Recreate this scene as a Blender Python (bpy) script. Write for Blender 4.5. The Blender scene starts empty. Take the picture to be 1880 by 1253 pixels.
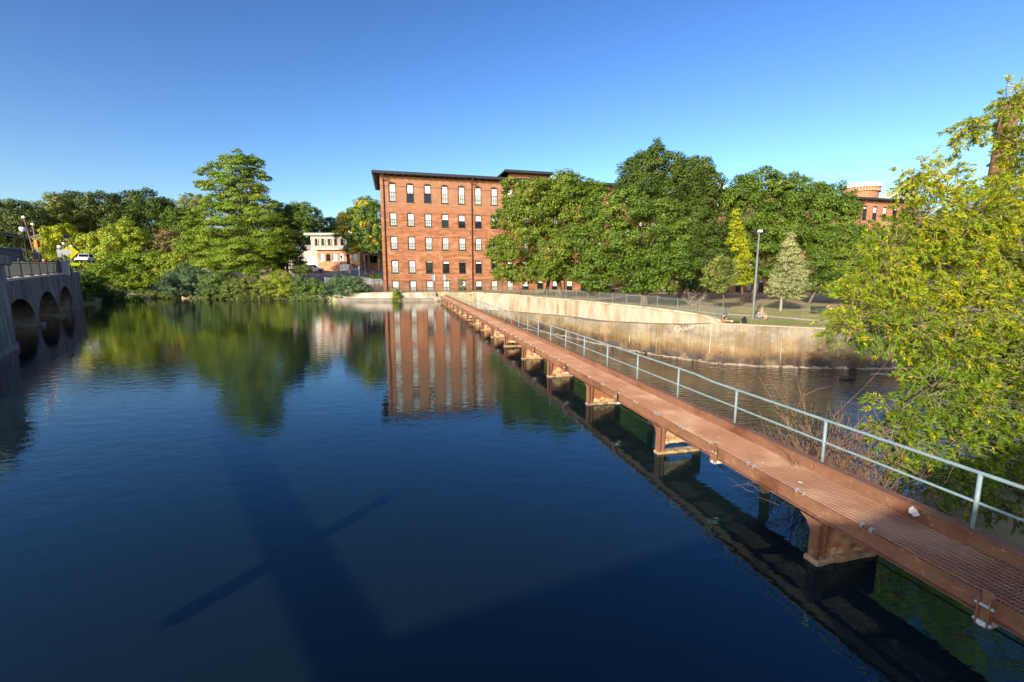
import bpy, math, random
import numpy as np
from mathutils import Vector, Matrix
SC = bpy.context.scene
COL = SC.collection
rad = math.radians
# ------------------------------------------------------------------ camera, sky, sun, exposure
F, TH, CZ = 835.0, rad(8.08), 5.15
cam = bpy.data.objects.new('camera', bpy.data.cameras.new('camera')); COL.objects.link(cam)
cam.location = (0, 0, CZ); cam.rotation_euler = (rad(90) - TH, 0, 0)
cam.data.sensor_width = 36; cam.data.lens = F / 1880 * 36
cam.data.clip_start = 0.1; cam.data.clip_end = 20000
SC.camera = cam
SUN_AZ, SUN_EL = 210.0, 18.5            # compass direction of the sun (0 = ahead of the camera) and its height
w = bpy.data.worlds.new('World'); SC.world = w; w.use_nodes = True
nt = w.node_tree; nt.nodes.clear()
sky = nt.nodes.new('ShaderNodeTexSky'); sky.sky_type = 'NISHITA'; sky.sun_disc = False
sky.sun_elevation = rad(SUN_EL); sky.sun_rotation = rad(SUN_AZ)
sky.air_density = 1.0; sky.dust_density = 1.2; sky.ozone_density = 2.0; sky.altitude = 0
bg = nt.nodes.new('ShaderNodeBackground'); bg.inputs[1].default_value = 0.094
wo = nt.nodes.new('ShaderNodeOutputWorld')
gm_ = nt.nodes.new('ShaderNodeGamma'); gm_.inputs['Gamma'].default_value = 1.45
hs_ = nt.nodes.new('ShaderNodeHueSaturation'); hs_.inputs['Saturation'].default_value = 1.1; hs_.inputs['Hue'].default_value = .507
nt.links.new(sky.outputs[0], gm_.inputs['Color']); nt.links.new(gm_.outputs[0], hs_.inputs['Color']); nt.links.new(hs_.outputs[0], bg.inputs[0]); nt.links.new(bg.outputs[0], wo.inputs[0])
sl = bpy.data.lights.new('sun', 'SUN'); sl.energy = 5.0; sl.angle = rad(0.5); sl.color = (1.0, 0.9, 0.74)
so = bpy.data.objects.new('sun', sl); COL.objects.link(so)
_a, _e = rad(SUN_AZ - 180), rad(SUN_EL)
LDIR = Vector((math.sin(_a) * math.cos(_e), math.cos(_a) * math.cos(_e), -math.sin(_e)))
so.rotation_euler = LDIR.to_track_quat('-Z', 'Y').to_euler()
SC.view_settings.view_transform = 'Standard'; SC.view_settings.look = 'None'
SC.view_settings.exposure = 0.42; SC.view_settings.gamma = 1.0
try:
    SC.cycles.max_bounces = 6; SC.cycles.diffuse_bounces = 2; SC.cycles.glossy_bounces = 3
    SC.cycles.transmission_bounces = 3; SC.cycles.transparent_max_bounces = 6
    SC.cycles.caustics_reflective = False; SC.cycles.caustics_refractive = False
    SC.cycles.use_denoising = True
except Exception: pass

# ------------------------------------------------------------------ helpers
_c, _s = math.cos(TH), math.sin(TH)
def ray(x, y):
    v = y - 626.5
    return np.array([x - 940.0, F * _c - v * _s, -F * _s - v * _c])
O = np.array([0, 0, CZ])
def at_z(x, y, z):
    r = ray(x, y); return O + r * ((z - CZ) / r[2])
def at_y(x, y, Y):
    r = ray(x, y); return O + r * (Y / r[1])
def at_pl(x, y, p, n):
    r = ray(x, y); return O + r * (np.dot(np.array(p) - O, n) / np.dot(r, n))

def mat(name, c1, c2=None, scale=4.0, rough=0.8, detail=4, stretch=(1, 1, 1), bump=0.0, bscale=None, metal=0.0, spec=0.3, c3=None, sc3=0.4, c4=None, sc4=6.0):
    m = bpy.data.materials.new(name); m.use_nodes = True
    t = m.node_tree; b = t.nodes['Principled BSDF']
    b.inputs['Roughness'].default_value = rough; b.inputs['Metallic'].default_value = metal
    b.inputs['Specular IOR Level'].default_value = spec
    if c2 is None:
        b.inputs['Base Color'].default_value = (*c1, 1)
    tc = t.nodes.new('ShaderNodeTexCoord'); mp = t.nodes.new('ShaderNodeMapping')
    mp.inputs['Scale'].default_value = stretch
    t.links.new(tc.outputs['Object'], mp.inputs[0])
    if c2 is not None:
        n = t.nodes.new('ShaderNodeTexNoise'); n.inputs['Scale'].default_value = scale; n.inputs['Detail'].default_value = detail
        n.inputs['Roughness'].default_value = 0.65
        t.links.new(mp.outputs[0], n.inputs['Vector'])
        r = t.nodes.new('ShaderNodeValToRGB'); r.color_ramp.elements[0].position = 0.33; r.color_ramp.elements[1].position = 0.67
        r.color_ramp.elements[0].color = (*c1, 1); r.color_ramp.elements[1].color = (*c2, 1)
        t.links.new(n.outputs[0], r.inputs[0]); out = r.outputs[0]
        if c3 is not None:
            n3 = t.nodes.new('ShaderNodeTexNoise'); n3.inputs['Scale'].default_value = sc3; n3.inputs['Detail'].default_value = 5
            t.links.new(mp.outputs[0], n3.inputs['Vector'])
            r3 = t.nodes.new('ShaderNodeValToRGB'); r3.color_ramp.elements[0].position = 0.5; r3.color_ramp.elements[1].position = 0.68
            t.links.new(n3.outputs[0], r3.inputs[0])
            mx = t.nodes.new('ShaderNodeMix'); mx.data_type = 'RGBA'; mx.inputs['B'].default_value = (*c3, 1)
            t.links.new(r3.outputs[0], mx.inputs['Factor']); t.links.new(out, mx.inputs['A']); out = mx.outputs['Result']
        if c4 is not None:
            n4 = t.nodes.new('ShaderNodeTexNoise'); n4.inputs['Scale'].default_value = sc4; n4.inputs['Detail'].default_value = 8; n4.inputs['Roughness'].default_value = .7
            t.links.new(mp.outputs[0], n4.inputs['Vector'])
            r4 = t.nodes.new('ShaderNodeValToRGB'); r4.color_ramp.elements[0].position = .58; r4.color_ramp.elements[1].position = .66
            t.links.new(n4.outputs[0], r4.inputs[0])
            m4 = t.nodes.new('ShaderNodeMix'); m4.data_type = 'RGBA'; m4.inputs['B'].default_value = (*c4, 1)
            t.links.new(r4.outputs[0], m4.inputs['Factor']); t.links.new(out, m4.inputs['A']); out = m4.outputs['Result']
        t.links.new(out, b.inputs['Base Color'])
    if bump:
        n2 = t.nodes.new('ShaderNodeTexNoise'); n2.inputs['Scale'].default_value = bscale or scale * 4; n2.inputs['Detail'].default_value = 5
        t.links.new(mp.outputs[0], n2.inputs['Vector'])
        bp = t.nodes.new('ShaderNodeBump'); bp.inputs['Strength'].default_value = 1; bp.inputs['Distance'].default_value = bump
        t.links.new(n2.outputs[0], bp.inputs['Height']); t.links.new(bp.outputs[0], b.inputs['Normal'])
    return m

def leafmat(name, c1, c2, c3=None, w3=0.15, trans=0.18, clump=0.25):
    """leaves of a tree: every leaf takes its own colour between c1 and c2, a share w3 takes c3"""
    m = bpy.data.materials.new(name); m.use_nodes = True
    t = m.node_tree; t.nodes.clear()
    g = t.nodes.new('ShaderNodeNewGeometry'); tc = t.nodes.new('ShaderNodeTexCoord')
    n = t.nodes.new('ShaderNodeTexNoise'); n.inputs['Scale'].default_value = clump; n.inputs['Detail'].default_value = 3
    t.links.new(tc.outputs['Object'], n.inputs['Vector'])
    ad = t.nodes.new('ShaderNodeMath'); ad.operation = 'MULTIPLY_ADD'; ad.inputs[1].default_value = 0.55
    sb = t.nodes.new('ShaderNodeMath'); sb.operation = 'MULTIPLY_ADD'; sb.inputs[1].default_value = 1.6; sb.inputs[2].default_value = -0.55
    t.links.new(n.outputs[0], sb.inputs[0])
    t.links.new(g.outputs['Random Per Island'], ad.inputs[0]); t.links.new(sb.outputs[0], ad.inputs[2])
    r = t.nodes.new('ShaderNodeValToRGB'); r.color_ramp.elements[0].color = (*c1, 1); r.color_ramp.elements[1].color = (*c2, 1)
    r.color_ramp.elements[0].position = 0.1
    if c3:
        r.color_ramp.elements[1].position = 1 - w3
        e = r.color_ramp.elements.new(min(1, 1 - w3 + 0.14)); e.color = (*c3, 1)
    t.links.new(ad.outputs[0], r.inputs[0])
    d = t.nodes.new('ShaderNodeBsdfPrincipled'); d.inputs['Roughness'].default_value = 0.5; d.inputs['Specular IOR Level'].default_value = 0.22
    tr = t.nodes.new('ShaderNodeBsdfTranslucent'); ms = t.nodes.new('ShaderNodeMixShader'); ms.inputs[0].default_value = trans
    t.links.new(r.outputs[0], d.inputs['Base Color']); t.links.new(r.outputs[0], tr.inputs[0])
    o = t.nodes.new('ShaderNodeOutputMaterial')
    t.links.new(d.outputs[0], ms.inputs[1]); t.links.new(tr.outputs[0], ms.inputs[2]); t.links.new(ms.outputs[0], o.inputs[0])
    return m

class MB:
    """collects shapes and links them as one mesh object"""
    def __init__(s): s.v = []; s.f = []; s.uv = None
    def add(s, vs, fs):
        k = len(s.v); s.v += [tuple(map(float, p)) for p in vs]; s.f += [tuple(i + k for i in f) for f in fs]
    def quad(s, a, b, c, d): s.add([a, b, c, d], [(0, 1, 2, 3)])
    def box(s, c, h, ex=(1, 0, 0), ey=(0, 1, 0), ez=(0, 0, 1)):
        c = np.array(c, float); ex, ey, ez = (np.array(q, float) for q in (ex, ey, ez))
        P = [c + sx * h[0] * ex + sy * h[1] * ey + sz * h[2] * ez for sz in (-1, 1) for sy in (-1, 1) for sx in (-1, 1)]
        s.add(P, [(0, 2, 3, 1), (4, 5, 7, 6), (0, 1, 5, 4), (2, 6, 7, 3), (0, 4, 6, 2), (1, 3, 7, 5)])
    def bar(s, a, b, wd, ht, up=(0, 0, 1)):
        a, b = np.array(a, float), np.array(b, float); d = b - a; L = np.linalg.norm(d)
        if L < 1e-6: return
        d /= L; up = np.array(up, float); x = np.cross(d, up)
        if np.linalg.norm(x) < 1e-4: x = np.cross(d, (1, 0, 0))
        x /= np.linalg.norm(x); z = np.cross(x, d)
        s.box((a + b) / 2, (wd / 2, L / 2, ht / 2), x, d, z)
    def tube(s, pts, r, n=6, caps=True):
        pts = [np.array(p, float) for p in pts]; N = len(pts)
        rs = r if hasattr(r, '__len__') else [r] * N
        k = len(s.v); px = None
        for i, p in enumerate(pts):
            d = pts[min(i + 1, N - 1)] - pts[max(i - 1, 0)]; d = d / (np.linalg.norm(d) + 1e-9)
            if px is None:
                px = np.cross(d, (0, 0, 1)) if abs(d[2]) < 0.9 else np.cross(d, (0, 1, 0))
            px = px - d * np.dot(px, d); px /= (np.linalg.norm(px) + 1e-9); py = np.cross(d, px)
            for j in range(n):
                a = 2 * math.pi * j / n; q = p + rs[i] * (math.cos(a) * px + math.sin(a) * py); s.v.append(tuple(q))
        for i in range(N - 1):
            for j in range(n):
                a = k + i * n + j; b = k + i * n + (j + 1) % n
                s.f.append((a, b, b + n, a + n))
        if caps:
            s.f.append(tuple(k + j for j in reversed(range(n)))); s.f.append(tuple(k + (N - 1) * n + j for j in range(n)))
    def lathe(s, c, prof, n=16):
        c = np.array(c, float); k = len(s.v); m = len(prof)
        for r, z in prof:
            for j in range(n):
                a = 2 * math.pi * j / n; s.v.append((c[0] + r * math.cos(a), c[1] + r * math.sin(a), c[2] + z))
        for i in range(m - 1):
            for j in range(n):
                a = k + i * n + j; b = k + i * n + (j + 1) % n; s.f.append((a, b, b + n, a + n))
        s.f.append(tuple(k + j for j in reversed(range(n)))); s.f.append(tuple(k + (m - 1) * n + j for j in range(n)))
    def prism(s, prof, o, ex, ez, ey, th):
        """profile in (ex, ez) from o, extruded th along ey"""
        o, ex, ez, ey = (np.array(q, float) for q in (o, ex, ez, ey)); n = len(prof)
        P = [o + a * ex + b * ez for a, b in prof]; Q = [p + th * ey for p in P]
        s.add(P + Q, [tuple(range(n)), tuple(reversed(range(n, 2 * n)))] + [(i, i + n, (i + 1) % n + n, (i + 1) % n) for i in range(n)])
    def build(s, name, m, parent=None, smooth=False, bevel=0.0, origin=None):
        v = np.array(s.v) if s.v else np.zeros((0, 3))
        if parent is not None and origin is None: origin = np.array(parent.matrix_basis.translation) if parent.parent is None else None
        me = bpy.data.meshes.new(name)
        loc = Vector((0, 0, 0))
        if parent is not None:
            w_ = Vector((0, 0, 0)); q = parent
            while q: w_ += q.location; q = q.parent
            v = v - np.array(w_)
        elif origin is not None:
            loc = Vector(origin); v = v - np.array(origin)
        me.from_pydata(v.tolist(), [], s.f); me.validate(); me.update()
        o = bpy.data.objects.new(name, me); COL.objects.link(o); o.location = loc
        if parent is not None: o.parent = parent
        if m: me.materials.append(m)
        if smooth:
            me.polygons.foreach_set('use_smooth', [True] * len(me.polygons))
        if bevel:
            b = o.modifiers.new('bevel', 'BEVEL'); b.width = bevel; b.segments = 2; b.limit_method = 'ANGLE'
        return o

def tag(o, label=None, cat=None, group=None, kind=None):
    if label: o['label'] = label
    if cat: o['category'] = cat
    if group: o['group'] = group
    if kind: o['kind'] = kind
    return o
def thing(name, loc, label, cat, group=None):
    o = bpy.data.objects.new(name, None); COL.objects.link(o); o.location = Vector(tuple(map(float, loc))); o.empty_display_size = 0.3
    return tag(o, label, cat, group)
def copy_tree(o, parent=None):
    c = o.copy(); COL.objects.link(c)
    if parent: c.parent = parent
    for ch in o.children: copy_tree(ch, c)
    return c

def leaves_obj(name, C, N, L, W, m, parent, rng, droop=None):
    """one leaf = one four-cornered face; C centres, N normals, L lengths, W widths; all in world coordinates"""
    n = len(C)
    N = N / (np.linalg.norm(N, axis=1, keepdims=True) + 1e-9)
    R = rng.normal(size=(n, 3)) if droop is None else droop + 0.35 * rng.normal(size=(n, 3))
    A = R - N * np.sum(R * N, axis=1, keepdims=True); A /= (np.linalg.norm(A, axis=1, keepdims=True) + 1e-9)
    B = np.cross(N, A)
    L = np.asarray(L).reshape(-1, 1); W = np.asarray(W).reshape(-1, 1)
    V = np.empty((n, 4, 3))
    V[:, 0] = C - A * L * .5; V[:, 2] = C + A * L * .5
    V[:, 1] = C + B * W * .5 - A * L * .06 + N * W * .12; V[:, 3] = C - B * W * .5 - A * L * .06 + N * W * .12
    V = V.reshape(-1, 3)
    w_ = Vector((0, 0, 0)); q = parent
    while q: w_ += q.location; q = q.parent
    V = V - np.array(w_)
    me = bpy.data.meshes.new(name)
    me.vertices.add(4 * n); me.loops.add(4 * n); me.polygons.add(n)
    me.vertices.foreach_set('co', V.ravel()); me.loops.foreach_set('vertex_index', np.arange(4 * n, dtype=np.int32))
    me.polygons.foreach_set('loop_start', np.arange(0, 4 * n, 4, dtype=np.int32))
    me.polygons.foreach_set('loop_total', np.full(n, 4, dtype=np.int32)); me.update(calc_edges=True)
    o = bpy.data.objects.new(name, me); COL.objects.link(o); o.parent = parent; me.materials.append(m)
    return o

def sstep(a, b, x):
    t = np.clip((x - a) / (b - a), 0, 1); return t * t * (3 - 2 * t)

# ------------------------------------------------------------------ frames of reference
# footbridge: a along it, w across it (to the right), z up
BA = rad(-13.2)
bd = np.array([math.sin(BA), math.cos(BA), 0]); bp_ = np.array([math.cos(BA), -math.sin(BA), 0])
def fb(a, w_, z): return bd * a + bp_ * w_ + np.array([0, 0, z])
# mill front: s along it, q out of it towards the water
C0 = at_y(705, 535, 101.0)
MA = rad(75.6)
mf = np.array([math.sin(MA), math.cos(MA), 0]); mn = np.array([mf[1], -mf[0], 0])
def ml(s, q, z): return np.array([C0[0], C0[1], 0]) + mf * s + mn * q + np.array([0, 0, z])
# road bridge: a along its face, q out of the face towards the camera side
RA = at_z(66, 601, 0); RB = at_z(149, 563, 0)
rd = (RB - RA) / np.linalg.norm(RB - RA); rn = np.array([-rd[1], rd[0], 0])
if rn[0] < 0: rn = -rn
def rb(a, q, z): return np.array([RA[0], RA[1], 0]) + rd * a + rn * q + np.array([0, 0, z])
def deck(a): return 4.95 + 0.0208 * a

ZD = -3.7                                     # water level below the dam
wallA = [(868, 537.5, 92), (905, 540, 87), (950, 542.5, 81.5), (1000, 548, 74.5), (1050, 552, 68), (1100, 557, 62.5), (1150, 562, 57.8), (1200, 567.5, 53.6), (1280, 578.5, 49.2), (1325, 591, 46.9)]
WA = [at_y(*p) for p in wallA]
WA = [np.array([-12.0, 93.5, WA[0][2]])] + WA
WB = [np.array([p[0] - 1.0, p[1] - 0.75, -1.4 + 0.16 * i]) for i, p in enumerate(WA[1:6])]
WB += [np.array(p) for p in [(11.0, 60.2, -.75), (13.2, 56.2, -.5), (15.3, 52.7, -.3), (17.9, 49.1, -.02), (20.4, 46.5, .33), (22.6, 45.2, .36), (24.9, 44.4, .33), (29.8, 43.5, .17), (34.9, 43.2, .1), (40, 43.6, .1), (50, 45.5, .1), (75, 52, .1), (110, 66, .1)]]

# ------------------------------------------------------------------ terrain
CP = [(-82, 90, 1.2), (-87, 101, .9), (-83, 111.5, .7), (-67, 106, .7), (-50, 101.3, .8), (-40, 99, 1.0), (-34, 98.5, 1.6), (-28, 98.5, 1.8), (-22, 98, 1.8), (-14, 98, 1.9),
      (-44, 108, 3.4), (-31.5, 106, 3.2), (-60, 112, 2.5), (-60, 140, 6.9), (-46, 140, 6.9), (-36, 140, 6.9), (-28, 128, 5.6), (-44, 122, 5.2), (-60, 122, 4.6), (-90, 150, 7), (-120, 140, 7), (-40, 170, 8), (-100, 200, 8),
      (-26, 104, 2.0), (0, 108, 2.0), (30, 116, 1.2), (60, 124, .6), (100, 134, .5), (0, 150, 3), (60, 160, 2),
      (-3, 92, 2.0), (5, 84, 2.0), (20, 80, 1.3), (30, 70, .9), (26, 50, .35), (36, 50, .3), (50, 52, .3), (60, 80, .5), (45, 75, .6), (90, 75, .3), (120, 90, .4), (27.5, 54, .42), (39, 60, .5),
      (-90, 88, 5.6), (-100, 95, 6), (-110, 110, 6.2), (-125, 130, 6.5), (-86, 84, 3.5), (-20, -30, 1.0), (0, -20, 1.0), (40, -5, 1.0), (30, 12, .5), (60, 20, .4)]
CP += [(p[0] + .9, p[1] + .6, p[2] - .06) for p in WA]
CP += [(p[0] + .4, p[1] + 1.2, p[2] - .04) for p in WB[9:]]
CPA = np.array(CP)
def land(X, Y):
    X = np.asarray(X, float); Y = np.asarray(Y, float); sh = X.shape; X = X.ravel(); Y = Y.ravel()
    out = np.empty(len(X))
    for i in range(0, len(X), 20000):
        d2 = (X[i:i + 20000, None] - CPA[None, :, 0]) ** 2 + (Y[i:i + 20000, None] - CPA[None, :, 1]) ** 2 + 0.3
        wt = d2 ** -1.6; out[i:i + 20000] = (wt * CPA[None, :, 2]).sum(1) / wt.sum(1)
    return out.reshape(sh)
def inside(poly, X, Y):
    r = np.zeros(X.shape, bool); n = len(poly)
    for i in range(n):
        x1, y1 = poly[i][:2]; x2, y2 = poly[(i + 1) % n][:2]
        c = (y1 > Y) != (y2 > Y)
        with np.errstate(divide='ignore', invalid='ignore'):
            r ^= c & (X < (x2 - x1) * (Y - y1) / (y2 - y1 + 1e-12) + x1)
    return r
WL = np.array([-10.1, -9.0]); WD = np.array([.883, .469]); WN = np.array([-.469, .883])   # line of the near bank
def wl(s, d, z): return np.array([*(WL + WD * s + WN * d), z])
bank = [(-82.1, 86.9), (-87.4, 98.9), (-84, 109.3), (-75, 107), (-66.8, 104.2), (-49.6, 99.5), (-39.3, 97.2), (-34.3, 96.3), (-25.1, 96.4), (-16.2, 97.3), (-12.6, 94.4)]
river = [tuple(wl(-12, .3, 0)[:2])] + [tuple(rb(-68, -1.5, 0)[:2]), tuple(rb(-40, -1.5, 0)[:2]), tuple(rb(-40, -14, 0)[:2]), (-160, 40), (-120, 76)] + bank + [(p[0] + .75, p[1] + .5) for p in WA[1:-1]] + [(22.2, 47.0)] + [(p[0] + .3, p[1] + .75) for p in WB[11:]] + [(110, 40), (60, 14), tuple(wl(40, .3, 0)[:2])]
def height(X, Y):
    z = land(X, Y)
    r = inside(river, X, Y)
    bed = -6.0 + 3.4 * np.exp(-(((X - 20.5) / 6.5) ** 2 + ((Y - 15.5) / 5.0) ** 2)) + 1.2 * np.exp(-(((X - 14) / 3.0) ** 2 + ((Y - 15.5) / 3.0) ** 2))
    return np.where(r, np.minimum(bed, z), z)
def zg(x, y): return float(land(np.array([x]), np.array([y]))[0])
def axis(lo, hi, st, far):
    a = list(np.arange(lo, hi + st, st)); d = st; p = hi + st; q = lo
    while p < far: d *= 1.5; p += d; q -= d; a.append(p); a.insert(0, q)
    return np.array(a)
gx = axis(-135, 135, 1.0, 6000); gy = axis(-30, 180, 1.0, 6000)
GX, GY = np.meshgrid(gx, gy); GZ = height(GX, GY)
nx, ny = len(gx), len(gy)
me = bpy.data.meshes.new('ground')
idx = np.arange(nx * ny).reshape(ny, nx)
q = np.stack([idx[:-1, :-1], idx[:-1, 1:], idx[1:, 1:], idx[1:, :-1]], -1).reshape(-1, 4)
me.vertices.add(nx * ny); me.vertices.foreach_set('co', np.stack([GX, GY, GZ], -1).ravel())
me.loops.add(q.size); me.loops.foreach_set('vertex_index', q.ravel().astype(np.int32))
me.polygons.add(len(q)); me.polygons.foreach_set('loop_start', np.arange(0, q.size, 4, dtype=np.int32)); me.polygons.foreach_set('loop_total', np.full(len(q), 4, dtype=np.int32))
me.update(calc_edges=True); me.polygons.foreach_set('use_smooth', [True] * len(me.polygons))
ground = bpy.data.objects.new('ground', me); COL.objects.link(ground); tag(ground, kind='structure')
me.materials.append(mat('dry_grass_soil', (.28, .25, .10), (.48, .38, .21), scale=.35, rough=1, detail=8, bump=.05, bscale=6, c3=(.52, .38, .24), sc3=.12))

def sheet(name, poly, m, dz, step=1.0):
    """a thin sheet lying on the ground inside poly"""
    P = np.array(poly); x0, y0 = P.min(0); x1, y1 = P.max(0)
    xs = np.arange(x0, x1 + step, step); ys = np.arange(y0, y1 + step, step)
    b = MB(); X, Y = np.meshgrid(xs, ys)
    C = inside(poly, X + step / 2, Y + step / 2); Z = height(X, Y)
    from math import floor
    ids = {}
    for j in range(len(ys) - 1):
        for i in range(len(xs) - 1):
            if C[j, i]:
                f = []
                for jj, ii in ((j, i), (j, i + 1), (j + 1, i + 1), (j + 1, i)):
                    if (jj, ii) not in ids:
                        ids[(jj, ii)] = len(b.v); b.v.append((X[jj, ii], Y[jj, ii], Z[jj, ii] + dz))
                    f.append(ids[(jj, ii)])
                b.f.append(tuple(f))
    return tag(b.build(name, m, smooth=True), kind='structure')
M_asph = mat('asphalt', (.17, .165, .16), (.25, .24, .23), scale=3, rough=.9, bump=.004, bscale=40)
sheet('road', [(-64, 121), (-43, 108.5), (-31, 106.5), (-29, 120), (-32, 139), (-64, 139)], M_asph, .06, .75)
M_path = mat('path_gravel', (.62, .55, .43), (.74, .67, .54), scale=6, rough=1)
# the path through the park: a narrow band
pl = [at_z(1340, 579, .42), at_z(1400, 581.5, .42), at_z(1470, 586, .38), at_z(1560, 593, .34), at_z(1660, 602, .3)]
pl = [np.array([20.5, 59, 0])] + pl + [np.array([70, 56, 0])]
b = MB(); prev = None
for i in range(len(pl) - 1):
    for k in range(12):
        p = pl[i] + (pl[i + 1] - pl[i]) * k / 12; d = pl[i + 1] - pl[i]; d = d / np.linalg.norm(d[:2]); nrm = np.array([-d[1], d[0], 0])
        e = [p + nrm * o_ for o_ in (-1.0, 0, 1.0)]
        e = [np.array([t_[0], t_[1], float(height(np.array([t_[0]]), np.array([t_[1]]))[0]) + .05]) for t_ in e]
        if prev is not None:
            b.quad(prev[0], e[0], e[1], prev[1]); b.quad(prev[1], e[1], e[2], prev[2])
        prev = e
tag(b.build('path', M_path), kind='structure')
M_lawn = mat('lawn', (.19, .22, .06), (.34, .32, .12), scale=.8, rough=1, detail=8, bump=.03, bscale=12, c3=(.44, .34, .18), sc3=.3)
sheet('lawn', [(22.5, 46.8), (24.9, 45.6), (29.8, 44.7), (34.9, 44.4), (46, 46), (60, 50), (54, 53), (40, 49.5), (33, 50.6), (27, 51.6), (22, 52)], M_lawn, .03, .5)

# ------------------------------------------------------------------ water
def watermat(name, col, amp, scale, rough, tint=(1, 1, 1), ior=1.333, ruffle=0.0, stretch=(1, 1, 1), rot=0.0, patch=.035):
    m = bpy.data.materials.new(name); m.use_nodes = True
    t = m.node_tree; t.nodes.clear()
    df = t.nodes.new('ShaderNodeBsdfDiffuse'); df.inputs['Color'].default_value = (*col, 1)
    gl = t.nodes.new('ShaderNodeBsdfGlossy'); gl.inputs['Roughness'].default_value = rough
    fr_ = t.nodes.new('ShaderNodeFresnel'); fr_.inputs['IOR'].default_value = ior
    rp = t.nodes.new('ShaderNodeValToRGB'); rp.color_ramp.elements[0].position = .04; rp.color_ramp.elements[1].position = .45
    rp.color_ramp.elements[0].color = (*tint, 1); rp.color_ramp.elements[1].color = (1, 1, 1, 1)
    t.links.new(fr_.outputs[0], rp.inputs[0]); t.links.new(rp.outputs[0], gl.inputs['Color'])
    ms = t.nodes.new('ShaderNodeMixShader'); ou = t.nodes.new('ShaderNodeOutputMaterial')
    t.links.new(fr_.outputs[0], ms.inputs[0]); t.links.new(df.outputs[0], ms.inputs[1]); t.links.new(gl.outputs[0], ms.inputs[2]); t.links.new(ms.outputs[0], ou.inputs[0])
    tc = t.nodes.new('ShaderNodeTexCoord'); mp = t.nodes.new('ShaderNodeMapping'); mp.inputs['Scale'].default_value = stretch; mp.inputs['Rotation'].default_value = (0, 0, rot)
    t.links.new(tc.outputs['Object'], mp.inputs[0])
    def noise(sc, det, src=None, ro=.5):
        n = t.nodes.new('ShaderNodeTexNoise'); n.inputs['Scale'].default_value = sc; n.inputs['Detail'].default_value = det; n.inputs['Roughness'].default_value = ro
        t.links.new(src or mp.outputs[0], n.inputs['Vector']); return n.outputs[0]
    def math_(op, a, b_):
        k = t.nodes.new('ShaderNodeMath'); k.operation = op
        for i, x in enumerate((a, b_)):
            if isinstance(x, (int, float)): k.inputs[i].default_value = x
            else: t.links.new(x, k.inputs[i])
        return k.outputs[0]
    h = math_('ADD', noise(scale, 2), math_('MULTIPLY', noise(scale * 4.3, 2), .28))
    pat = noise(patch, 3, tc.outputs['Object'])
    rr = t.nodes.new('ShaderNodeMapRange'); rr.inputs['From Min'].default_value = .42; rr.inputs['From Max'].default_value = .62
    rr.inputs['To Min'].default_value = 1.0; rr.inputs['To Max'].default_value = 1.0 + ruffle
    t.links.new(pat, rr.inputs['Value'])
    bp = t.nodes.new('ShaderNodeBump'); bp.inputs['Strength'].default_value = 1.0; 
    t.links.new(math_('MULTIPLY', rr.outputs[0], amp), bp.inputs['Distance'])
    t.links.new(h, bp.inputs['Height'])
    for k_ in (df, gl, fr_): t.links.new(bp.outputs[0], k_.inputs['Normal'])
    return m
b = MB()
b.add([fb(-14, 8.5, 0), fb(104, 8.5, 0), (-40, 112, 0), (-260, 160, 0), (-260, -60, 0), (-30, -60, 0)], [(0, 1, 2, 3, 4, 5)])
tag(b.build('water', watermat('river_water_above_dam', (.0065, .0150, .0165), .006, 1.7, .02, ior=1.52, tint=(.32, .75, 1), ruffle=1.4, stretch=(.75, 1.25, 1), rot=.2)), kind='structure')
b = MB()
b.add([fb(-14, 9.2, ZD), (160, -40, ZD), (160, 90, ZD), (20, 90, ZD), fb(104, 9.2, ZD)], [(0, 1, 2, 3, 4)])
tag(b.build('water', watermat('river_water_below_dam', (.050, .035, .016), .05, 1.6, .03, ruffle=1.5, stretch=(.6, 1.2, 1), rot=-.5, patch=.12)), kind='structure')
M_conc = mat('old_concrete', (.30, .26, .20), (.46, .41, .32), scale=1.5, rough=.95, detail=8, bump=.01, bscale=14, c3=(.16, .13, .10), sc3=.5)
# the spillway apron with its film of falling water
b = MB(); N = 60
for i in range(N):
    a0, a1 = -12 + i * 114 / N, -12 + (i + 1) * 114 / N
    pr = [(8.46, -.01), (8.8, -.05), (9.3, -.35), (10.4, -1.6), (11.6, -3.0), (12.6, -3.9)]
    for (w0, z0), (w1, z1) in zip(pr[:-1], pr[1:]):
        b.quad(fb(a0, w0, z0), fb(a0, w1, z1), fb(a1, w1, z1), fb(a1, w0, z0))
tag(b.build('water', watermat('spill_water', (.05, .06, .065), .03, 3.0, .08, stretch=(1, 1, 1))), kind='structure')
b = MB(); b.prism([(8.2, -.06), (8.8, -.12), (9.25, -.45), (10.3, -1.75), (11.5, -3.2), (12.5, -6), (8.2, -6)], fb(-12, 0, 0), bp_, (0, 0, 1), bd, 114)
tag(b.build('spillway', M_conc), 'sloping concrete spillway of the dam beneath the long brown footbridge', 'dam')

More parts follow.
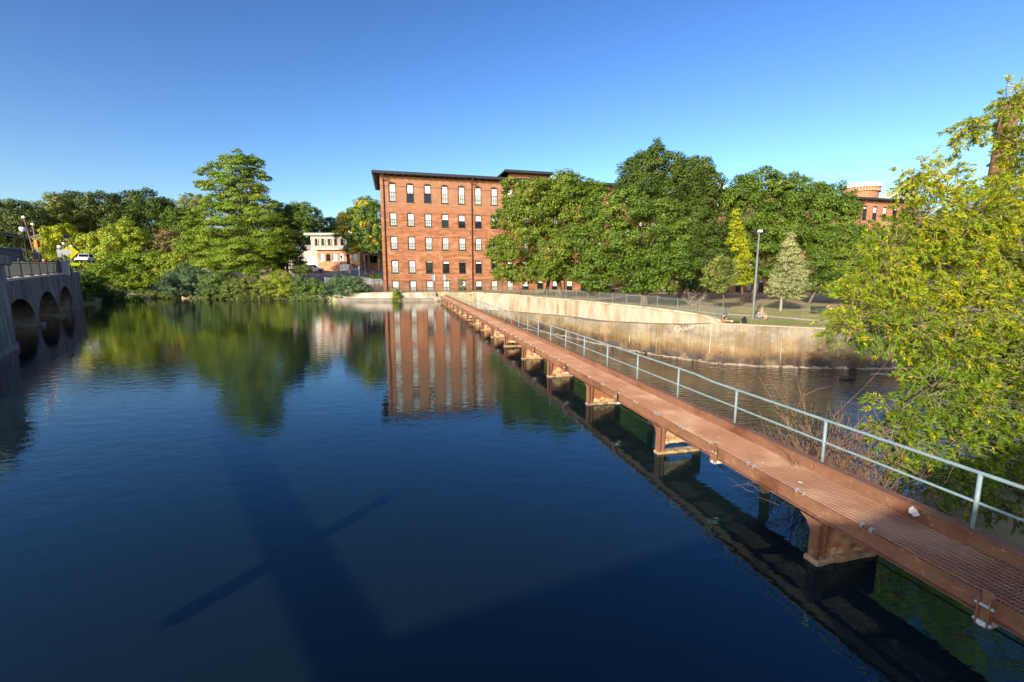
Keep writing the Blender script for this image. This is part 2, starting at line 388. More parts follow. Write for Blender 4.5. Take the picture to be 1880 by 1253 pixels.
# ------------------------------------------------------------------ walls of the river
def wallmat():
    m = bpy.data.materials.new('stained_river_wall'); m.use_nodes = True
    t = m.node_tree; b = t.nodes['Principled BSDF']; b.inputs['Roughness'].default_value = .95; b.inputs['Specular IOR Level'].default_value = .15
    tc = t.nodes.new('ShaderNodeTexCoord')
    def noise(sc, st, det=6):
        mp = t.nodes.new('ShaderNodeMapping'); mp.inputs['Scale'].default_value = st; t.links.new(tc.outputs['Object'], mp.inputs[0])
        n = t.nodes.new('ShaderNodeTexNoise'); n.inputs['Scale'].default_value = sc; n.inputs['Detail'].default_value = det; n.inputs['Roughness'].default_value = .6
        t.links.new(mp.outputs[0], n.inputs['Vector']); return n.outputs[0]
    def ramp(src, els):
        r = t.nodes.new('ShaderNodeValToRGB'); cr = r.color_ramp
        cr.elements[0].position = els[0][0]; cr.elements[0].color = (*els[0][1], 1)
        cr.elements[1].position = els[-1][0]; cr.elements[1].color = (*els[-1][1], 1)
        for p, c_ in els[1:-1]:
            e = cr.elements.new(p); e.color = (*c_, 1)
        t.links.new(src, r.inputs[0]); return r.outputs[0]
    def mix(f, a, c_, mode='MIX'):
        k = t.nodes.new('ShaderNodeMix'); k.data_type = 'RGBA'; k.blend_type = mode
        for nm, x in (('Factor', f), ('A', a), ('B', c_)):
            if isinstance(x, (int, float)): k.inputs[nm].default_value = x
            elif isinstance(x, tuple): k.inputs[nm].default_value = (*x, 1)
            else: t.links.new(x, k.inputs[nm])
        return k.outputs['Result']
    sp = t.nodes.new('ShaderNodeSeparateXYZ'); t.links.new(tc.outputs['Object'], sp.inputs[0])
    wob = t.nodes.new('ShaderNodeMath'); wob.operation = 'MULTIPLY_ADD'; wob.inputs[1].default_value = 1.3
    t.links.new(noise(.55, (1, 1, .5), 5), wob.inputs[0]); t.links.new(sp.outputs[2], wob.inputs[2])
    mr = t.nodes.new('ShaderNodeMapRange'); mr.inputs['From Min'].default_value = ZD + .3; mr.inputs['From Max'].default_value = 2.6
    t.links.new(wob.outputs[0], mr.inputs['Value'])
    base = ramp(mr.outputs[0], [(0, (0.080, 0.061, 0.043)), (.045, (0.288, 0.246, 0.198)), (.075, (0.080, 0.070, 0.069)), (.18, (0.136, 0.111, 0.095)), (.235, (0.240, 0.156, 0.077)), (.34, (0.368, 0.295, 0.181)), (.55, (0.376, 0.336, 0.267)), (1, (0.392, 0.353, 0.288))])
    streak = ramp(noise(3.2, (1, 1, .09), 7), [(.34, (.50, .44, .37)), (.5, (.82, .78, .72)), (.66, (1.05, 1.03, 1.0))])
    c_ = mix(.55, base, streak, 'MULTIPLY')
    blot = ramp(noise(.8, (1, 1, .6), 8), [(.5, (0, 0, 0)), (.62, (1, 1, 1))])
    c_ = mix(blot, c_, mix(.5, c_, (.36, .24, .11)))
    grime = ramp(noise(.35, (1, 1, 1.6), 9), [(.42, (.62, .58, .54)), (.56, (1, 1, 1))])
    c_ = mix(.9, c_, grime, 'MULTIPLY')
    fine = ramp(noise(9, (1, 1, .6), 8), [(.35, (.8, .78, .75)), (.65, (1.12, 1.1, 1.08))])
    c_ = mix(.8, c_, fine, 'MULTIPLY')
    white = ramp(noise(2.3, (1, 1, .05), 3), [(.69, (0, 0, 0)), (.76, (.8, .8, .8))])
    c_ = mix(white, c_, (.74, .66, .5))
    t.links.new(c_, b.inputs['Base Color'])
    bp = t.nodes.new('ShaderNodeBump'); bp.inputs['Distance'].default_value = .02; t.links.new(noise(6, (1, 1, 1), 6), bp.inputs['Height']); t.links.new(bp.outputs[0], b.inputs['Normal'])
    return m
M_wall = wallmat()
def wall_strip(bm, line, thick, zb, side, cope=None, sub=1):
    """a wall following a line of tops; side = land side sign"""
    pts = [np.array(p, float) for p in line]
    off = []
    for i, p in enumerate(pts):
        d = pts[min(i + 1, len(pts) - 1)] - pts[max(i - 1, 0)]; d[2] = 0; d /= np.linalg.norm(d); off.append(np.array([-d[1], d[0], 0]) * side)
    for i in range(len(pts) - 1):
        A, B_ = pts[i], pts[i + 1]; a2, b2 = A + off[i] * thick, B_ + off[i + 1] * thick
        lo = lambda p: np.array([p[0], p[1], zb])
        bm.quad(lo(A), lo(B_), B_, A); bm.quad(A, B_, b2, a2); bm.quad(lo(b2), lo(a2), a2, b2)
    for p, p2 in ((pts[0], pts[0] + off[0] * thick), (pts[-1], pts[-1] + off[-1] * thick)):
        bm.quad((p[0], p[1], zb), p, p2, (p2[0], p2[1], zb))
def smooth_line(pts, n=4):
    pts = [np.array(p, float) for p in pts]; out = []
    for i in range(len(pts) - 1):
        p0, p1, p2, p3 = pts[max(i - 1, 0)], pts[i], pts[i + 1], pts[min(i + 2, len(pts) - 1)]
        for k in range(n):
            u = k / n; out.append(.5 * ((2 * p1) + (-p0 + p2) * u + (2 * p0 - 5 * p1 + 4 * p2 - p3) * u * u + (-p0 + 3 * p1 - 3 * p2 + p3) * u ** 3))
    out.append(pts[-1]); return out
b = MB(); WAs = smooth_line(WA[1:], 4); wall_strip(b, WAs, 1.0, -5, 1)
wa = b.build('retaining_wall', mat('pale_streaked_wall', (.35, .305, .23), (.46, .405, .31), scale=1.3, rough=.95, detail=9, stretch=(1, 1, .35), bump=.01, bscale=10, c3=(.27, .20, .12), sc3=.6, c4=(.30, .26, .20), sc4=3.0)); tag(wa, 'upper stained concrete wall sloping down beside the picket fence, behind the lower river wall', 'wall')
b = MB()
for p, p2 in zip(WAs[:-1], WAs[1:]):
    d = p2 - p; d2 = np.array([-d[1], d[0], 0]) / np.linalg.norm(d[:2])
    b.bar(p + d2 * .28 + [0, 0, .07], p2 + d2 * .28 + [0, 0, .07], .9, .16)
b.build('coping', mat('rough_stone_coping', (.40, .33, .20), (.62, .55, .40), scale=2.2, rough=1, detail=8, bump=.05, bscale=5, c3=(.35, .22, .10), sc3=.7), wa)
b = MB(); WBs = smooth_line(WB, 4); wall_strip(b, WBs[:41], 4.0, -5.5, 1); wall_strip(b, WBs[40:], 1.1, -5.5, 1)
wbo = b.build('river_wall', M_wall); tag(wbo, 'long lower river wall of stained tan concrete below the park lawn, with white painted scrawl', 'wall')
b = MB()
i0 = 4 * 9
for p, p2 in zip(WBs[i0:-1], WBs[i0 + 1:]):
    d = p2 - p; d2 = np.array([-d[1], d[0], 0]) / np.linalg.norm(d[:2])
    b.bar(p + d2 * .22 + [0, 0, .04], p2 + d2 * .22 + [0, 0, .04], .55, .10)
b.build('coping', mat('worn_coping', (.38, .30, .20), (.52, .44, .31), scale=3, rough=1, bump=.02), wbo)
b = MB()                                                    # rubble footing along the waterline
rng = np.random.default_rng(5)
for p, p2 in zip(WBs[8:-1], WBs[9:]):
    d = p2 - p; L = np.linalg.norm(d[:2]); d /= L; d2 = -np.array([-d[1], d[0], 0])
    k = 0.0
    while k < L:
        sz = rng.uniform(.18, .4); c_ = p + d * k + d2 * rng.uniform(.02, .16); c_[2] = ZD + rng.uniform(-.05, .12)
        if rng.uniform() < .85: b.box(c_, (sz, .2, rng.uniform(.06, .14)), d, d2, (0, 0, 1))
        k += sz * 1.7
b.build('footing', mat('rubble', (.22, .17, .12), (.42, .34, .26), scale=3, rough=1, bump=.03), wbo, bevel=.04)
# white joint line and small drain holes on the lower wall
def on_wall(px, py, off=.012):
    """the point of the lower wall's face met by a sight line, for places of marks"""
    r = ray(px, py); best = None
    for p, p2 in zip(WBs[:-1], WBs[1:]):
        d = p2 - p; nn = np.array([d[1], -d[0], 0]); nn /= np.linalg.norm(nn)
        t_ = np.dot(p - O, nn) / np.dot(r, nn); h = O + r * t_; u = np.dot((h - p)[:2], d[:2]) / np.dot(d[:2], d[:2])
        if 0 <= u <= 1 and t_ > 0 and (best is None or t_ < best[1]): best = (h + nn * off, t_, nn)
    return best[0], best[2]
M_white = mat('white_paint', (.72, .72, .70), (.8, .8, .78), scale=20, rough=.7)
M_scrawl = mat('faded_white_paint', (.50, .46, .38), (.66, .62, .54), scale=5, rough=.9)
def stroke(bm, pts, wpx):
    P = [on_wall(*p)[0] for p in pts]
    for a, c_ in zip(P[:-1], P[1:]): bm.bar(a, c_, .012, wpx * 45 / F, up=(0, 0, 1)) if abs(a[2] - c_[2]) < .02 else bm.tube([a, c_], wpx * 45 / F * .5, 5)
def arc(cx, cy, rx, ry, a0, a1, n=10): return [(cx + rx * math.cos(rad(a0 + (a1 - a0) * i / n)), cy + ry * math.sin(rad(a0 + (a1 - a0) * i / n))) for i in range(n + 1)]
b = MB()
stroke(b, arc(1244, 604, 5, 5.2, 0, 360, 14), 1.1); stroke(b, arc(1241.5, 603, 2.2, 2.6, 30, 330, 8), 1.0); stroke(b, arc(1246, 606, 2.2, 2.6, 200, 500, 8), 1.0)
for L_ in ([(1250.5, 602.5), (1253.5, 608.5), (1256, 600.5)], [(1257, 607.5), (1260, 600), (1262.3, 606)], [(1258, 604.8), (1261.6, 603.8)],
           [(1263, 605.8), (1264.5, 599.5), (1266.3, 603.5), (1268.5, 598.7), (1269.5, 604.6)], [(1271, 604), (1271, 597.8), (1274.5, 598.3), (1275, 600.5), (1271.4, 601.2)]): stroke(b, L_, .9)
for L_ in ([(1283, 597), (1284, 600.5)], [(1286.5, 596.8), (1289.8, 597.3), (1287.6, 600.8)], [(1292, 597), (1294, 600)]): stroke(b, L_, .5)
b.build('graffiti', M_scrawl, wbo)
b = MB(); stroke(b, [(1306.5, 600), (1304.3, 625), (1302.3, 649)], 1.1); b.build('painted_joint', M_scrawl, wbo)
b = MB()
for x_, y_ in ((1322.5, 647), (1397, 652), (1481, 655), (1560, 657.5)):
    p, n_ = on_wall(x_, y_, .004); b.tube([p - n_ * .05, p + n_ * .02], .055, 10)
b.build('drain_hole', mat('hole_dark', (.012, .01, .01)), wbo)

M_joint = mat('dark_joint', (.09, .07, .05), (.16, .12, .09), scale=5, rough=1)
for x_, y0, y1 in ((1262, 597, 660), (1218, 597, 652), (1352, 598, 668), (1428, 602, 671), (1502, 606, 673), (1580, 610, 674)):
    b = MB(); stroke(b, [(x_, y0), (x_ - .8, (y0 + y1) / 2), (x_ - 2, y1)], .45); b.build('joint', M_joint, wbo)

# ------------------------------------------------------------------ footbridge over the dam
def rustmat():
    return mat('brown_paint_steel', (.205, .094, .052), (.295, .148, .088), scale=2.6, rough=.62, detail=10, bump=.0015, bscale=30, spec=.4, c3=(.155, .058, .030), sc3=1.3, c4=(.40, .235, .15), sc4=9.0)
M_rust = rustmat()
M_grate = mat('brown_grating', (.32, .158, .095), (.41, .228, .148), scale=1.1, rough=.7, detail=8, c3=(.52, .33, .22), sc3=.8)
M_rail = mat('grey_green_paint', (.19, .27, .285), (.26, .345, .355), scale=5, rough=.5, spec=.45)
M_galv = mat('galvanised', (.55, .55, .56), (.75, .75, .76), scale=30, rough=.35, metal=.6)
M_pier = mat('corroded_steel_plate', (.26, .10, .04), (.42, .20, .09), scale=2.2, rough=.9, detail=9, bump=.012, bscale=9, c3=(.52, .38, .24), sc3=2.2)
M_foot = mat('crusted_foot', (.30, .15, .05), (.56, .42, .27), scale=4, rough=1, detail=9, bump=.03, bscale=9, c3=(.12, .075, .04), sc3=3.5)
M_crust = mat('rust_crust', (.52, .24, .06), (.66, .52, .36), scale=7, rough=1, detail=9, bump=.02, bscale=12, c3=(.22, .11, .05), sc3=4)
M_pipe = mat('pale_pipe', (.66, .65, .60), (.78, .77, .74), scale=12, rough=.5)
M_dark = mat('blackened_steel', (.03, .022, .018), (.07, .05, .04), scale=4, rough=.8)
A0, A1 = -1.5, 97.0
GZ_, KZ = 1.14, 1.39
WL0, WR0 = 7.15, 8.10       # left edge of the deck, inner face of the kerb beam
br = thing('footbridge', fb(3, 7.6, 0), 'long narrow brown steel footbridge on short piers running over the dam to the mill', 'footbridge')
def I_beam(bm, a0, a1, w0, zt, zb, fl, th=.02, side=0):
    """web at w0 with flanges reaching fl to both sides (or one side)"""
    for z, h in ((zt - th / 2, th), (zb + th / 2, th)):
        bm.bar(fb(a0, w0 + side * fl / 2, z), fb(a1, w0 + side * fl / 2, z), fl * (2 if side == 0 else 1), h)
    bm.bar(fb(a0, w0, (zt + zb) / 2), fb(a1, w0, (zt + zb) / 2), th * .8, zt - zb - 2 * th - .004)
SPAN = 5.28; P0 = 6.2 - SPAN                # a of the piers
piers_a = [P0 + SPAN * i for i in range(0, 19)]
seg = [A0] + [p + .28 for p in piers_a if p > 1] + [A1]
b = MB()
for a0, a1 in zip(seg[:-1], seg[1:]): I_beam(b, a0 + .006, a1 - .006, WL0 + .07, GZ_ - .045, GZ_ - .34, .075, .016)
b.build('side_beam', M_rust, br)
b = MB()
for a0, a1 in zip(seg[:-1], seg[1:]):
    I_beam(b, a0 + .006, a1 - .006, WR0 + .10, KZ, GZ_ - .34, .10, .018)
b.build('kerb_beam', M_rust, br)
for i in range(int((A1 - A0) / 1.27)):
    a = A0 + .6 + i * 1.27; b = MB(); b.bar(fb(a, WL0 + .09, GZ_ - .11), fb(a, WR0 + .09, GZ_ - .11), .06, .12); b.build('cross_member', M_dark, br)
b = MB()                                             # open bar grating in panels
n_bar = int((A1 - A0) / .046)
for i in range(n_bar):
    a = A0 + i * .046
    if a > 45 and i % 2: continue
    b.bar(fb(a, WL0, GZ_ - .0175), fb(a, WR0 + .075, GZ_ - .0175), .0065 if a < 45 else .013, .035)
ps = [A0 + 3.05 * i for i in range(int((A1 - A0) / 3.05) + 2)]; ps[-1] = A1
for a0, a1 in zip(ps[:-1], ps[1:]):
    for k in range(10):
        w_ = WL0 + .004 + k * .1
        b.bar(fb(a0 + .01, w_, GZ_ - .003), fb(a1 - .01, w_, GZ_ - .003), .009, .012)
    for a in (a0 + .006, a1 - .006): b.bar(fb(a, WL0, GZ_ - .018), fb(a, WR0 + .07, GZ_ - .018), .008, .04)
b.build('grating', M_grate, br)
# clips on the edge of the grating, in pairs
def clip_mb(a, das=(0, .16)):
    c_ = MB()
    for da in das:
        c_.box(fb(a + da, WL0 + .02, GZ_ + .004), (.035, .022, .008), bp_, bd); c_.box(fb(a + da, WL0 - .008, GZ_ - .022), (.006, .022, .03), bp_, bd); c_.tube([fb(a + da, WL0 + .02, GZ_ + .01), fb(a + da, WL0 + .02, GZ_ + .028)], .012, 6)
    return c_
clips = [5.3 + 1.27 * i for i in range(72)]
for a in clips[:45]:
    for da in (0, .16): clip_mb(a, (da,)).build('clip', M_galv, br)
b = MB()
for a in clips[45:]: t_ = clip_mb(a); b.add(t_.v, t_.f)
tag(b.build('clip', M_galv, br), kind='stuff')
# railing on the right-hand side
posts = [4.64 + 2.56 * i for i in range(-2, 36)]
RH = .93
def rz(a):                                            # the rail steps down a little towards the near end
    return KZ + RH - .055 * float(sstep(11.6, 10.6, np.array(a)))
for a in posts:
    b = MB(); b.tube([fb(a, WR0 + .12, KZ - .12), fb(a, WR0 + .12, rz(a) - .01)], .031, 10); b.build('post', M_rail, br, smooth=True)
ra = sorted(posts + [10.3, 10.6, 10.9, 11.2, 11.6, 11.9, A1 - 1.5]); ra = [A0 - .5] + ra
b = MB(); b.tube([fb(a, WR0 + .12, rz(a)) for a in ra], .030, 10); b.build('top_rail', M_rail, br, smooth=True)
b = MB(); b.tube([fb(a, WR0 + .12, KZ + .42) for a in ra], .024, 8); b.build('mid_rail', M_rail, br, smooth=True)
# piers: a plate across the flow with a column at the upstream end and a foot at the waterline
random.seed(3)
for i, a in enumerate(piers_a):
    if a > 95: continue
    wl_, wr = 7.06, 8.42
    p = MB(); zt = GZ_ - .345
    p.box(fb(a, wl_ + .03, (zt - .2) / 2), (.03, .09, (zt + .2) / 2), bp_, bd)        # flange of the column, facing upstream
    p.box(fb(a, wl_ + .19, (zt - .2) / 2), (.012, .085, (zt + .2) / 2), bp_, bd)
    p.box(fb(a, wl_ + .11, (zt - .2) / 2), (.07, .008, (zt + .2) / 2 - .01), bp_, bd)
    po = p.build('pier', M_rust, br)
    p = MB()
    hole = (i % 4 == 2)
    zb = .26 if hole else .05
    n = 9; prev = None                                                              # corroded plate with a ragged lower edge
    for k in range(n + 1):
        w_ = wl_ + .21 + (wr - wl_ - .35) * k / n; z_ = zb + random.uniform(-.03, .05)
        cur = (fb(a - .008, w_, z_), fb(a - .008, w_, zt), fb(a + .008, w_, z_), fb(a + .008, w_, zt))
        if prev:
            p.quad(prev[0], cur[0], cur[1], prev[1]); p.quad(cur[2], prev[2], prev[3], cur[3]); p.quad(prev[2], cur[2], cur[0], prev[0])
        prev = cur
    p.build('plate', M_pier, po)
    p = MB(); n = 10                                                                # crust left by the water along the foot of the plate
    for k in range(n):
        w0 = wl_ + .22 + (wr - wl_ - .40) * k / n; w1 = w0 + (wr - wl_ - .40) / n + .005; z1 = zb + .06 + random.uniform(.05, .17)
        p.box(fb(a - .016, (w0 + w1) / 2, (zb + .02 + z1) / 2), ((w1 - w0) / 2, .006, (z1 - zb - .02) / 2), bp_, bd)
    p.build('crust', M_crust, po)
    p = MB()
    for k in range(6):
        w0 = wl_ - .03 + (wr - wl_) * k / 6; w1 = w0 + (wr - wl_) / 6 + .01; h = random.uniform(.045, .07)
        p.box(fb(a, (w0 + w1) / 2, .02), ((w1 - w0) / 2, random.uniform(.12, .15), h), bp_, bd)
    p.build('foot', M_foot, po, bevel=.02)
    p = MB(); p.prism([(wl_ + .21, zt), (wl_ + .21, zt - .30), (wl_ + .30, zt - .12), (wl_ + .55, zt)], fb(a - .02, 0, 0), bp_, (0, 0, 1), bd, .04)
    p.build('gusset', M_rust, po)
    p = MB(); p.prism([(.09, 0), (.36, 0), (.20, -.09), (.09, -.30)], fb(a, wl_ + .03, zt), bd, (0, 0, 1), bp_, .02); p.build('gusset', M_rust, po)
    p = MB(); p.box(fb(a, wr - .02, (zt - 1.2) / 2), (.09, .09, (zt + 1.2) / 2), bp_, bd); p.build('rear_leg', M_dark, po)
    m_ = a + 2.5                                    # dark prop standing at the crest half-way along the span
    p = MB(); p.box(fb(m_, 8.32, (zt - 1.0) / 2), (.08, .08, (zt + 1.0) / 2), bp_, bd); p.build('prop', M_dark, br)
    # hanger with a pale pipe below the beam
    h_ = a - 2.45 if i else None
    if i and h_ > 1:
        p = MB(); p.box(fb(h_, WL0 - .035, GZ_ - .20), (.008, .065, .25), bp_, bd); p.box(fb(h_ + .06, WL0 - .07, GZ_ - .22), (.04, .008, .2), bp_, bd); p.box(fb(h_ - .06, WL0 - .07, GZ_ - .22), (.04, .008, .2), bp_, bd)
        ho = p.build('hanger', M_rust, br)
        for zz in (.15, .38): p = MB(); p.tube([fb(h_ - .1, WL0 - .075, GZ_ - zz), fb(h_ + .1, WL0 - .075, GZ_ - zz)], .024, 8); p.build('bolt', M_galv, ho)
        p = MB(); p.box(fb(h_, WL0 + .16, GZ_ - .40), (.26, .07, .035), bp_, bd); p.build('pipe', M_pipe, ho, bevel=.02)
b = MB(); b.tube([fb(a, 8.44, .10 + .03 * math.sin(a * 1.3)) for a in np.arange(2, 96, 1.0)], .018, 6)
b.build('yellow_line', mat('yellow_rope', (.45, .38, .04), (.3, .26, .06), scale=4), br)
b = MB(); pr_ = random.Random(4); P_ = [(math.cos(t_) * .10 * pr_.uniform(.6, 1.1), math.sin(t_) * .085 * pr_.uniform(.6, 1.15)) for t_ in [2 * math.pi * k / 15 for k in range(15)]]
b.prism(P_, fb(5.42, WR0 + .083, GZ_ + .11), bd, (0, 0, 1), bp_, .006); b.build('paint_patch', mat('silver_paint', (.50, .50, .52), (.8, .8, .82), scale=18, rough=.4), br)
pr_ = random.Random(8)
for k in range(34):                                   # pale bird droppings on the deck and the kerb
    a = pr_.uniform(4.5, 26) if k < 26 else pr_.uniform(26, 45); w_ = pr_.uniform(WL0 + .1, WR0 - .05); r_ = pr_.uniform(.012, .035) * (1 if a < 20 else 1.5)
    b = MB(); b.prism([(math.cos(t_) * r_ * pr_.uniform(.6, 1.4), math.sin(t_) * r_ * pr_.uniform(.6, 1.4)) for t_ in [2 * math.pi * j / 9 for j in range(9)]], fb(a, w_, GZ_ + .004), bp_, bd, (0, 0, 1), .004); b.build('dropping', M_pipe, br)
for k, a in enumerate(np.arange(4.2, 40, 1.32)):      # bolts through the beam web
    b = MB(); b.tube([fb(a, WL0 + .055, GZ_ - .13), fb(a, WL0 + .035, GZ_ - .13)], .022, 6); b.build('bolt', M_rust, br)
# concrete abutment, bulkhead and dark sluice gate at the far end
ab = thing('abutment', fb(97, 7.4, 0), 'squat concrete abutment holding the far end of the brown footbridge', 'abutment')
b = MB(); b.prism([(6.0, -3), (6.0, .95), (8.5, .95), (8.5, -3)], fb(96.4, 0, 0), bp_, (0, 0, 1), bd, 6); b.build('block', M_conc, ab, bevel=.05)
b = MB(); b.prism([(5.6, -3), (5.6, .25), (6.6, .25), (6.6, -3)], fb(95.6, 0, 0), bp_, (0, 0, 1), bd, .8); b.build('ledge', M_conc, ab, bevel=.05)
p0 = at_y(846, 540, 95.5); p1 = at_y(872, 540, 93.0)
gt = thing('sluice_gate', (p0[0], p0[1], -3), 'dark sluice opening beneath a concrete lintel beside the far end of the footbridge', 'gate')
d_ = (p1 - p0); d_[2] = 0; Lg = np.linalg.norm(d_); d_ /= Lg; e_ = np.array([-d_[1], d_[0], 0])
b = MB(); b.box((p0 + p1) / 2 + e_ * .8 + [0, 0, -4.0], (Lg / 2, .1, 4.0), d_, e_); b.build('gate_leaf', mat('gate_black', (.012, .014, .016), (.03, .032, .035), scale=3, rough=.6), gt)
b = MB(); b.box((p0 + p1) / 2 + e_ * .3 + [0, 0, .15], (Lg / 2 + .3, .5, .18), d_, e_); b.build('lintel', M_conc, gt)
b = MB()
for k in range(5): c_ = p0 + d_ * Lg * (k + .5) / 5; b.bar((c_[0], c_[1], -4) + e_ * .65, (c_[0], c_[1], p0[2] - .1) + e_ * .65, .12, .12)
b.build('gate_rib', M_dark, gt)

# ------------------------------------------------------------------ the mill
def brickmat(name, c1, c2, mortar, top=None, topz=24.0, bw=.62, bh=.21, patch=(.45, .27, .18)):
    m = bpy.data.materials.new(name); m.use_nodes = True
    t = m.node_tree; b = t.nodes['Principled BSDF']; b.inputs['Roughness'].default_value = .92; b.inputs['Specular IOR Level'].default_value = .15
    uv = t.nodes.new('ShaderNodeUVMap')
    br_ = t.nodes.new('ShaderNodeTexBrick'); br_.inputs['Scale'].default_value = 1; br_.inputs['Brick Width'].default_value = bw; br_.inputs['Row Height'].default_value = bh
    br_.inputs['Mortar Size'].default_value = .022; br_.inputs['Color1'].default_value = (*c1, 1); br_.inputs['Color2'].default_value = (*c2, 1); br_.inputs['Mortar'].default_value = (*mortar, 1); br_.inputs['Bias'].default_value = -.1
    t.links.new(uv.outputs[0], br_.inputs['Vector'])
    def noise(sc, st, det=6):
        mp = t.nodes.new('ShaderNodeMapping'); mp.inputs['Scale'].default_value = st; t.links.new(uv.outputs[0], mp.inputs[0])
        n = t.nodes.new('ShaderNodeTexNoise'); n.inputs['Scale'].default_value = sc; n.inputs['Detail'].default_value = det; t.links.new(mp.outputs[0], n.inputs['Vector']); return n.outputs[0]
    def mix(f, a, c_, mode='MIX'):
        k = t.nodes.new('ShaderNodeMix'); k.data_type = 'RGBA'; k.blend_type = mode
        for nm, x in (('Factor', f), ('A', a), ('B', c_)):
            if isinstance(x, (int, float)): k.inputs[nm].default_value = x
            elif isinstance(x, tuple): k.inputs[nm].default_value = (*x, 1)
            else: t.links.new(x, k.inputs[nm])
        return k.outputs['Result']
    def ramp(src, p0_, p1_, a, c_):
        r = t.nodes.new('ShaderNodeValToRGB'); r.color_ramp.elements[0].position = p0_; r.color_ramp.elements[1].position = p1_
        r.color_ramp.elements[0].color = (*a, 1); r.color_ramp.elements[1].color = (*c_, 1); t.links.new(src, r.inputs[0]); return r.outputs[0]
    out = br_.outputs[0]
    out = mix(1, out, ramp(noise(.9, (.35, 2.2, 1), 7), .3, .7, (.58, .55, .55), (1.32, 1.32, 1.30)), 'MULTIPLY')
    out = mix(ramp(noise(.45, (1, 1.2, 1), 6), .56, .66, (0, 0, 0), (.55, .55, .55)), out, patch)
    if top:
        sp = t.nodes.new('ShaderNodeSeparateXYZ'); t.links.new(uv.outputs[0], sp.inputs[0])
        ad = t.nodes.new('ShaderNodeMath'); ad.operation = 'MULTIPLY_ADD'; ad.inputs[1].default_value = 2.2; t.links.new(noise(.6, (.5, 2, 1)), ad.inputs[0]); t.links.new(sp.outputs[1], ad.inputs[2])
        mr = t.nodes.new('ShaderNodeMapRange'); mr.inputs['From Min'].default_value = topz; mr.inputs['From Max'].default_value = topz + 1.6; mr.inputs['To Max'].default_value = .6; t.links.new(ad.outputs[0], mr.inputs['Value'])
        out = mix(mr.outputs[0], out, top)
    t.links.new(out, b.inputs['Base Color'])
    return m
M_brick = brickmat('mill_brick', (.25, .078, .033), (.345, .14, .066), (.40, .265, .175), top=(.34, .185, .118), topz=20.0, patch=(.43, .25, .165))
def uvquads(o, fn):
    """texture coordinates in metres from each corner's world place"""
    l = o.data.uv_layers.new(name='UVMap'); w_ = Vector((0, 0, 0)); q = o
    while q: w_ += q.location; q = q.parent
    for lp in o.data.loops: l.data[lp.index].uv = fn(o.data.vertices[lp.vertex_index].co + w_)
mill = thing('mill', ml(0, 0, 1.5), 'long five storey red brick mill with black eaves and rows of sash windows', 'mill')
LEN, DEP = 152.0, 18.0
def holed_wall(bm, S, org, ex, en, holes, z0, z1, rev=.22, arch=()):
    """a wall of width S from org along ex, its face at en = 0, with real openings (s0, s1, za, zb)"""
    ss = sorted({0, S} | {h[0] for h in holes} | {h[1] for h in holes}); zz = sorted({z0, z1} | {h[2] for h in holes} | {h[3] for h in holes})
    hs = {}
    for h in holes:
        for i in range(len(ss) - 1):
            if ss[i] >= h[0] - 1e-6 and ss[i + 1] <= h[1] + 1e-6:
                for j in range(len(zz) - 1):
                    if zz[j] >= h[2] - 1e-6 and zz[j + 1] <= h[3] + 1e-6: hs[(i, j)] = 1
    P = lambda s, z, q=0: org + ex * s + en * q + np.array([0, 0, z])
    for i in range(len(ss) - 1):
        j = 0
        while j < len(zz) - 1:
            if (i, j) in hs: j += 1; continue
            k = j
            while k + 1 < len(zz) - 1 and (i, k + 1) not in hs and False: k += 1
            bm.quad(P(ss[i], zz[j]), P(ss[i + 1], zz[j]), P(ss[i + 1], zz[k + 1]), P(ss[i], zz[k + 1])); j = k + 1
    for s0, s1, za, zb in holes:
        bm.quad(P(s0, za), P(s0, za, -rev), P(s0, zb, -rev), P(s0, zb)); bm.quad(P(s1, za, -rev), P(s1, za), P(s1, zb), P(s1, zb, -rev))
        bm.quad(P(s0, za), P(s1, za), P(s1, za, -rev), P(s0, za, -rev)); bm.quad(P(s0, zb, -rev), P(s1, zb, -rev), P(s1, zb), P(s0, zb))
    for s0, s1, za, zb in arch:          # segmental heads: brick fills the corners above the curve
        n = 8; ri = .26; mid = (s0 + s1) / 2; hw = (s1 - s0) / 2
        zc = lambda s: zb - ri * ((s - mid) / hw) ** 2
        for k in range(n):
            u0 = s0 + (s1 - s0) * k / n; u1 = s0 + (s1 - s0) * (k + 1) / n
            bm.quad(P(u0, zc(u0)), P(u1, zc(u1)), P(u1, zb), P(u0, zb)); bm.quad(P(u0, zc(u0), -.12), P(u1, zc(u1), -.12), P(u1, zc(u1)), P(u0, zc(u0)))
ROWS = [(1.15, 4.22), (5.85, 8.65), (10.97, 13.83), (16.02, 18.88), (21.16, 25.23)]
COLS = [2.55 + 3.742 * k for k in range(40)]
hw = .79
holes = [(c_ - hw, c_ + hw, z0, z1) for c_ in COLS for z0, z1 in ROWS]
b = MB(); holed_wall(b, LEN, ml(0, 0, 0), mf, mn, holes, -1.0, 26.6, arch=[h for h in holes if h[2] > 21])
fr = b.build('wall', M_brick, mill); uvquads(fr, lambda p: ((Vector(p) - Vector(ml(0, 0, 0))).dot(Vector(mf)), p.z))
b = MB()
for s_, q0 in ((0.0, 0), (LEN, 0)): b.quad(ml(s_, 0, -1), ml(s_, -DEP, -1), ml(s_, -DEP, 26.6), ml(s_, 0, 26.6))
b.quad(ml(0, -DEP, -1), ml(LEN, -DEP, -1), ml(LEN, -DEP, 26.6), ml(0, -DEP, 26.6))
fr = b.build('end_wall', M_brick, mill); uvquads(fr, lambda p: ((Vector(p) - Vector(ml(0, 0, 0))).dot(Vector(mn)) + (Vector(p) - Vector(ml(0, 0, 0))).dot(Vector(mf)) * .999, p.z))
M_eave = mat('eave_black', (.018, .022, .027), (.035, .04, .048), scale=3, rough=.45, spec=.4)
